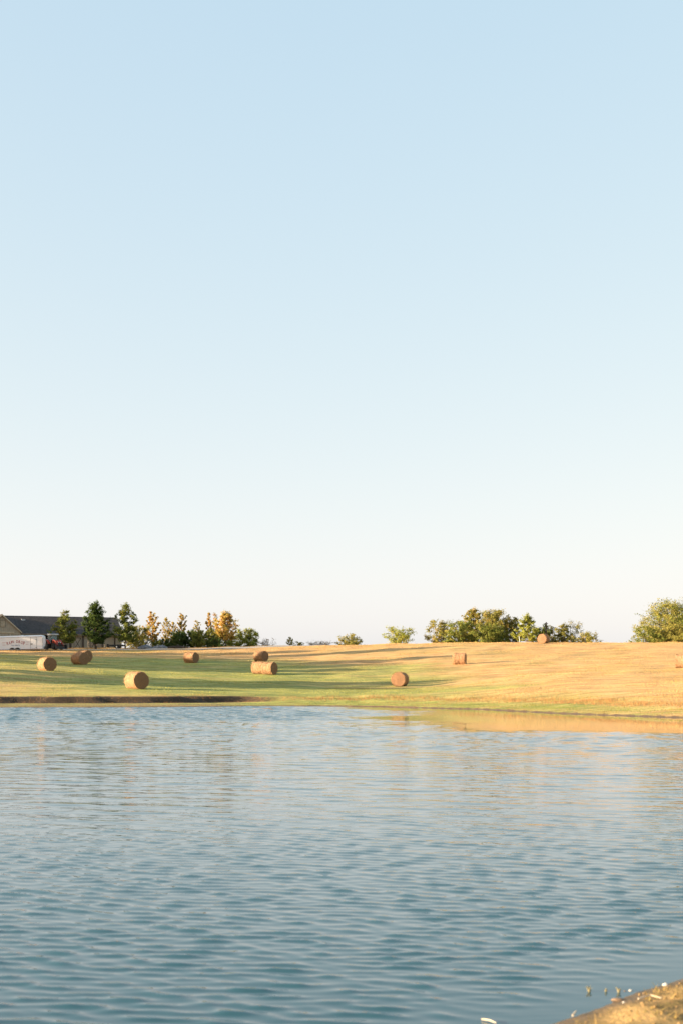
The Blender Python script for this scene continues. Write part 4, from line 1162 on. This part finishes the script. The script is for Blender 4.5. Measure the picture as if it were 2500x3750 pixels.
wp = MB(); cx0 = X_at(488, 247); gz0 = ground(cx0, 247)
wp.tube([(-.95, 0, .10), (-.35, 0, .12), (-.15, 0, .35), (.05, .02, .45), (.25, 0, .35), (.45, 0, .08)], .055, 6)
o = wp.build('bent_pipe', simple_mat('white_plastic', (.72, .72, .70), None, .5, 4)); o.location = (cx0, 247, gz0 + .02)
tag(o, 'bent white plastic pipe lying left of the stone heap', 'pipe')
wo = MB(); wxo = X_at(503, 247.5)
wo.tube([(-.32, 0, 0), (.0, .1, .75)], .035, 5).tube([(.22, 0, 0), (-.02, .12, .78)], .03, 5).tube([(-.05, .3, 0), (-.01, .1, .76)], .03, 5)
o = wo.build('wooden_prop', simple_mat('weathered_timber', (.36, .25, .13), None, .9, 5)); o.location = (wxo, 247.5, ground(wxo, 247.5))
tag(o, 'small tripod of weathered poles beside the stone heap', 'poles')
# posts by the thicket
def post(name, label, px, py0, py1, D, r_, mat, lean=0.0, cross=False, cat='post'):
    x = X_at(px, D); z0 = ground(x, D); z1 = Z_at(py0, D)
    m = MB().tube([(0, 0, -.3), (lean * .5, 0, (z1 - z0) * .5), (lean, 0, z1 - z0)], [r_ * 1.1, r_, r_ * .9], 8)
    if cross: m.box(lean - .28, lean + .30, -.06, .06, z1 - z0 - .30, z1 - z0 - .18)
    o = m.build(name, mat); o.location = (x, D, z0); tag(o, label, cat); return o
post('utility_post', 'dark wooden post with a short crossarm rising behind the skyline bale', 1998, 2278, 2352, 247, .10, M_post, cross=True)
post('fence_post', 'thin dark post right of the skyline bale', 2022, 2312, 2352, 246, .045, M_post)
post('marker_pole', 'pale blue leaning marker pole left of the bright small tree', 1903, 2329, 2352, 244, .05, simple_mat('pale_pipe', (.55, .64, .66), None, .5, 4), lean=-.22, cat='pole')

# ------------------------------------------------------------------ shore details
M_wstone = simple_mat('white_stone', (.52, .50, .46), (.38, .36, .32), .8, 6)
M_bstone = simple_mat('brown_stone', (.24, .16, .10), (.15, .10, .06), .85, 6)
M_stick = simple_mat('bleached_stick', (.58, .50, .38), (.36, .29, .20), .9, 8)
def stone(name, label, px, py, sx, sy, sz, seed, mat, cat='stone'):
    D = CAMZ * FPX / (py - HZ); x = X_at(px, D)
    r_ = random.Random(seed); n_, k_ = 10, 6
    vs_ = [(0, 0, -sz * .6)]
    for j in range(1, k_):
        t = math.pi * j / k_
        for i in range(n_):
            a = 2 * math.pi * i / n_; q = r_.uniform(.82, 1.12)
            vs_.append((sx * math.sin(t) * math.cos(a) * q, sy * math.sin(t) * math.sin(a) * q, -sz * math.cos(t) * (q if t > 1.5 else .6)))
    vs_.append((0, 0, sz))
    fs_ = [(0, 1 + (i + 1) % n_, 1 + i) for i in range(n_)]
    for j in range(k_ - 2):
        for i in range(n_): fs_.append((1 + j * n_ + i, 1 + j * n_ + (i + 1) % n_, 1 + (j + 1) * n_ + (i + 1) % n_, 1 + (j + 1) * n_ + i))
    L_ = len(vs_) - 1
    fs_ += [(L_, 1 + (k_ - 2) * n_ + i, 1 + (k_ - 2) * n_ + (i + 1) % n_) for i in range(n_)]
    o = MB().add(vs_, fs_).build(name, mat, smooth=True)
    o.location = (x, D, max(ground(x, D), -.01) + sz * .25); tag(o, label, cat)
    return o
stone('stone', 'white rounded stone on the near bank at the right edge', 2435, 3612, .021, .017, .015, 81, M_wstone)
stone('stone', 'white stone lying at the waterline of the near bank', 2308, 3628, .016, .014, .011, 82, M_wstone)
stone('stone', 'flat brown stone awash at the edge of the near bank', 2262, 3664, .045, .03, .012, 83, M_bstone)
stone('stone', 'small dark stone between the white stone and the weeds', 2286, 3630, .018, .014, .010, 84, M_bstone)
stone('stone', 'little pale pebble on the muddy near bank', 2282, 3682, .010, .009, .007, 85, M_wstone)
def weed(label, px, py, h, seed, mat):
    D = CAMZ * FPX / (py - HZ); x = X_at(px, D); r_ = random.Random(seed); m = MB()
    for i in range(9):
        a = r_.uniform(0, 6.28); L = h * r_.uniform(.5, 1.1)
        p = [(0, 0, -.03), (math.cos(a) * L * .25, math.sin(a) * L * .25, L * .6), (math.cos(a) * L * .6, math.sin(a) * L * .6, L * r_.uniform(.6, 1.0))]
        m.tube(p, [.0035, .004, .0015], 4)
    o = m.build('water_weed', mat); o.location = (x, D, 0.0); tag(o, label, 'weed', 'weeds standing in the shallows')
M_weed = simple_mat('pale_weed', (.24, .21, .13), (.14, .14, .07), .9, 20)
weed('pale weed tuft standing in the water, farthest from the near bank', 2155, 3632, .04, 91, M_weed)
weed('pale weed tuft in the shallows, closest to the near bank', 2264, 3634, .035, 92, M_weed)
weed('tiny weed sprig in the shallows between two tufts', 2216, 3632, .025, 93, M_weed)
def stick(label, pts, r_, mat):
    o = MB().tube(pts, [r_, r_ * 1.1, r_ * .5][:len(pts)], 6).build('stick', mat); tag(o, label, 'stick'); return o
def wp_(px, py, z=0.01):
    D = CAMZ * FPX / (py - HZ); return (X_at(px, D), D, z)
stick('bleached stick afloat at the bottom of the picture', [wp_(1762, 3738), wp_(1790, 3744, .014), wp_(1815, 3752)], .0045, M_stick)
stick('short bleached stick in the mud, lowest on the near bank', [wp_(2094, 3728, .015), wp_(2102, 3722, .02), wp_(2108, 3716, .025)], .006, M_stick)
stick('long thin pale stick lying flat on the near bank', [wp_(2335, 3738, .13), wp_(2380, 3733, .145), wp_(2420, 3742, .14)], .005, M_stick)
stick('dark driftwood branch afloat near the far bank', [wp_(950, 2595, -.02), wp_(985, 2597, .05), wp_(1006, 2600, .0)], .035, M_post)
